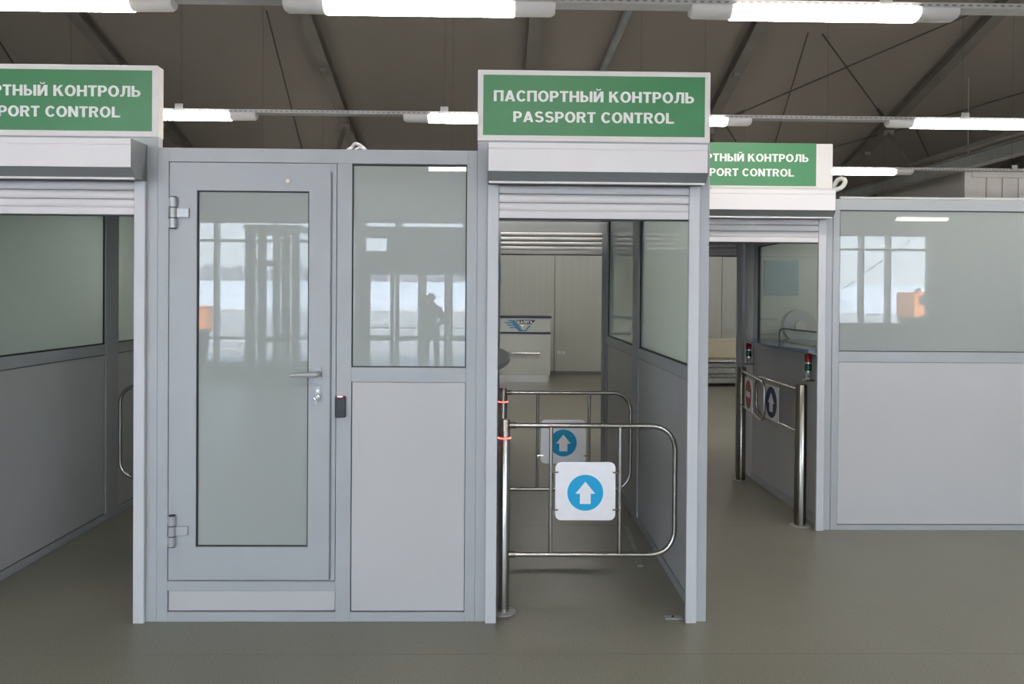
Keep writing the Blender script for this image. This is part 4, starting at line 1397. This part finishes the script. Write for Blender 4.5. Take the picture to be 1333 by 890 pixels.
for a, b in ((320, 332.5), (336.5, 345), (357, 364), (367, 377), (380, 389)):
    box('frame_post', M['frame'], vb, vx(a), vx(b), VY - 0.10, VY, 0, 2.80)
for a, b in ((332.5, 336.5), (345, 357), (364, 367), (377, 380)):
    for za, zb in ((0, 0.10), (0.80, 0.90), (2.15, 2.25), (2.70, 2.80)):
        box('frame_rail', M['frame'], vb, vx(a), vx(b), VY - 0.09, VY - 0.01, za, zb)
    box('pane', M['window'], vb, vx(a), vx(b), VY - 0.06, VY - 0.054, 0.10, 2.70, 0)
box('cap', M['frame'], vb, vx(318), vx(391), YR + 0.07, VY + 0.03, 2.80, 2.88, 0.004)
for px in (320, 385):
    box('frame_post', M['frame'], vb, vx(px), vx(px) + 0.05, YR + 0.07, YR + 0.17, 0, 2.80)
    box('side_pane', M['window'], vb, vx(px) + 0.02, vx(px) + 0.026, YR + 0.17, VY - 0.10, 0.0, 2.80, 0)


def bench(x0, y0, n, label):
    t = thing('waiting_bench', label, 'bench', (x0, y0, 0), group='waiting benches under the rear windows')
    box('beam', M['steel_dark'], t, x0, x0 + n * 0.58, y0 + 0.16, y0 + 0.22, 0.30, 0.36, 0.004)
    for x in (x0 + 0.2, x0 + n * 0.58 - 0.25):
        box('leg', M['steel_dark'], t, x, x + 0.05, y0 + 0.02, y0 + 0.42, 0.0, 0.30, 0.004)
    for k in range(n):
        xa = x0 + k * 0.58 + 0.02
        box('seat', M['seat'], t, xa, xa + 0.54, y0 + 0.0, y0 + 0.46, 0.36, 0.44, 0.02, 2)
        bm = bmesh.new()
        add_prism(bm, [(y0 - 0.02, 0.42), (y0 + 0.05, 0.42), (y0 - 0.06, 1.0), (y0 - 0.11, 1.0)], 'X', xa, xa + 0.54)
        obj('backrest', bm, M['seat'], t)


bench(6.0, -10.2, 5, 'dark green row of waiting seats mirrored low in the right booth window')
bench(-7.6, -10.2, 4, 'dark row of waiting seats mirrored low in the booth door')


def person():
    px, py, z0 = -1.47, -13.1, -0.03
    t = thing('person', 'person in a dark jacket, head bowed, mirrored in the booth window', 'person', (px, py, z0))
    V = [(0, 0, 0.92), (0, 0.02, 1.10), (0, 0.05, 1.28), (0, 0.10, 1.40), (0, 0.16, 1.50), (0, 0.20, 1.60),       # 0-5 spine, neck, head
         (-0.10, 0, 0.86), (-0.11, 0.03, 0.48), (-0.12, -0.01, 0.08), (-0.12, 0.14, 0.04),                          # 6-9 left leg
         (0.10, 0, 0.86), (0.12, 0.06, 0.48), (0.13, 0.02, 0.08), (0.13, 0.17, 0.04),                               # 10-13
         (-0.19, 0.08, 1.35), (-0.25, 0.07, 1.08), (-0.12, 0.28, 1.05), (-0.07, 0.34, 1.07),                        # 14-17 left arm
         (0.19, 0.08, 1.35), (0.26, 0.07, 1.08), (0.12, 0.28, 1.03), (0.07, 0.34, 1.05)]                            # 18-21
    E_ = [(0, 1), (1, 2), (2, 3), (3, 4), (4, 5), (0, 6), (6, 7), (7, 8), (8, 9), (0, 10), (10, 11), (11, 12), (12, 13), (3, 14), (14, 15), (15, 16), (16, 17), (3, 18), (18, 19), (19, 20), (20, 21)]
    Rr = [0.15, 0.15, 0.165, 0.13, 0.062, 0.098, 0.10, 0.068, 0.05, 0.04, 0.10, 0.068, 0.05, 0.04, 0.075, 0.055, 0.042, 0.036, 0.075, 0.055, 0.042, 0.036]

    def skin(name, V, E_, Rr, root, parent, m, lv=2):
        me = bpy.data.meshes.new(name)
        me.from_pydata([Vector(v) for v in V], E_, [])
        o = bpy.data.objects.new(name, me)
        COL.objects.link(o)
        md = o.modifiers.new('Skin', 'SKIN')
        for i, r in enumerate(Rr):
            sv = me.skin_vertices[0].data[i] if me.skin_vertices else None
            if sv:
                sv.radius = (r, r)
                sv.use_root = i == root
        sd_ = o.modifiers.new('Subdivision', 'SUBSURF')
        sd_.levels = sd_.render_levels = lv
        dg = bpy.context.evaluated_depsgraph_get()
        m2 = bpy.data.meshes.new_from_object(o.evaluated_get(dg))
        bpy.data.objects.remove(o)
        m2.polygons.foreach_set('use_smooth', [True] * len(m2.polygons))
        m2.materials.clear()
        for k in (m if isinstance(m, tuple) else (m,)):
            m2.materials.append(k)
        p = bpy.data.objects.new(name, m2)
        COL.objects.link(p)
        p.parent = parent
        ORG[p.name] = ORG[parent.name]
        return p

    def with_skin(name, V, E_, Rr, root, parent, m, lv=2):
        return skin(name, V, E_, Rr, root, parent, m, lv)
    # make skin layers exist
    me_test = bpy.data.meshes.new('t')
    bpy.data.meshes.remove(me_test)
    body = with_skin('body', V, E_, Rr, 0, t, (M['skin'], M['jacket'], M['trousers']))
    for p in body.data.polygons:
        z = sum(body.data.vertices[i].co.z for i in p.vertices) / len(p.vertices)
        y = sum(body.data.vertices[i].co.y for i in p.vertices) / len(p.vertices)
        p.material_index = 0 if (z > 1.46 or (y > 0.30 and z > 0.95)) else (1 if z > 0.86 else 2)
    # fingers, nose, ears, hair, phone-free hands folded
    for s, hx in ((-1, -0.07), (1, 0.07)):
        for k in range(4):
            b = Vector((hx - s * 0.012 * (k - 1.5), 0.35, 1.055 + 0.016 * (k - 1.5)))
            bm = add_tube(bmesh.new(), [b, b + Vector((-s * 0.03, 0.035, 0)), b + Vector((-s * 0.055, 0.03, -0.01))], [0.009, 0.008, 0.006], 8)
            obj('finger', bm, M['skin'], body, smooth=True, local=True)
        bm = add_tube(bmesh.new(), [(hx, 0.33, 1.08), (hx - s * 0.02, 0.36, 1.10), (hx - s * 0.03, 0.385, 1.10)], [0.011, 0.009, 0.007], 8)
        obj('thumb', bm, M['skin'], body, smooth=True, local=True)
        bm = bmesh.new()
        g = bmesh.ops.create_uvsphere(bm, u_segments=10, v_segments=6, radius=0.022)
        for v in bm.verts:
            v.co = Vector((s * 0.088 + v.co.x * 0.4, 0.20 + v.co.y * 0.7, 1.60 + v.co.z))
        obj('ear', bm, M['skin'], body, smooth=True, local=True)
        bm = bmesh.new()
        g = bmesh.ops.create_uvsphere(bm, u_segments=10, v_segments=6, radius=0.011)
        for v in bm.verts:
            v.co += Vector((s * 0.033, 0.286, 1.595))
        obj('eye', bm, M['gasket'], body, smooth=True, local=True)
    bm = add_tube(bmesh.new(), [(0, 0.285, 1.60), (0, 0.312, 1.568), (0, 0.285, 1.56)], [0.008, 0.014, 0.008], 8)
    obj('nose', bm, M['skin'], body, smooth=True, local=True)
    bm = add_tube(bmesh.new(), [(-0.022, 0.285, 1.535), (0, 0.291, 1.533), (0.022, 0.285, 1.535)], 0.005, 6)
    obj('mouth', bm, M['redcloth'], body, smooth=True, local=True)
    bm = bmesh.new()
    g = bmesh.ops.create_uvsphere(bm, u_segments=20, v_segments=12, radius=0.104)
    for v in bm.verts:
        v.co = Vector((v.co.x * 0.95, 0.180 + v.co.y, 1.635 + v.co.z * 0.9))
    obj('hair', bm, M['hair'], t, smooth=True, local=True)
    bm = add_tube(bmesh.new(), [(0.085 * math.cos(2 * PI * k / 16), 0.125 + 0.08 * math.sin(2 * PI * k / 16), 1.455 - 0.02 * math.sin(2 * PI * k / 16)) for k in range(16)], 0.03, 8, closed=True)
    obj('scarf', bm, M['redcloth'], t, smooth=True, local=True)
    for hx, hy in ((-0.12, 0.07), (0.13, 0.10)):
        bm = bmesh.new()
        add_box(bm, hx - 0.05, hx + 0.05, hy - 0.13, hy + 0.14, 0.0, 0.09, 0.03, 2)
        obj('shoe', bm, M['tyre'], t, local=True)


person()
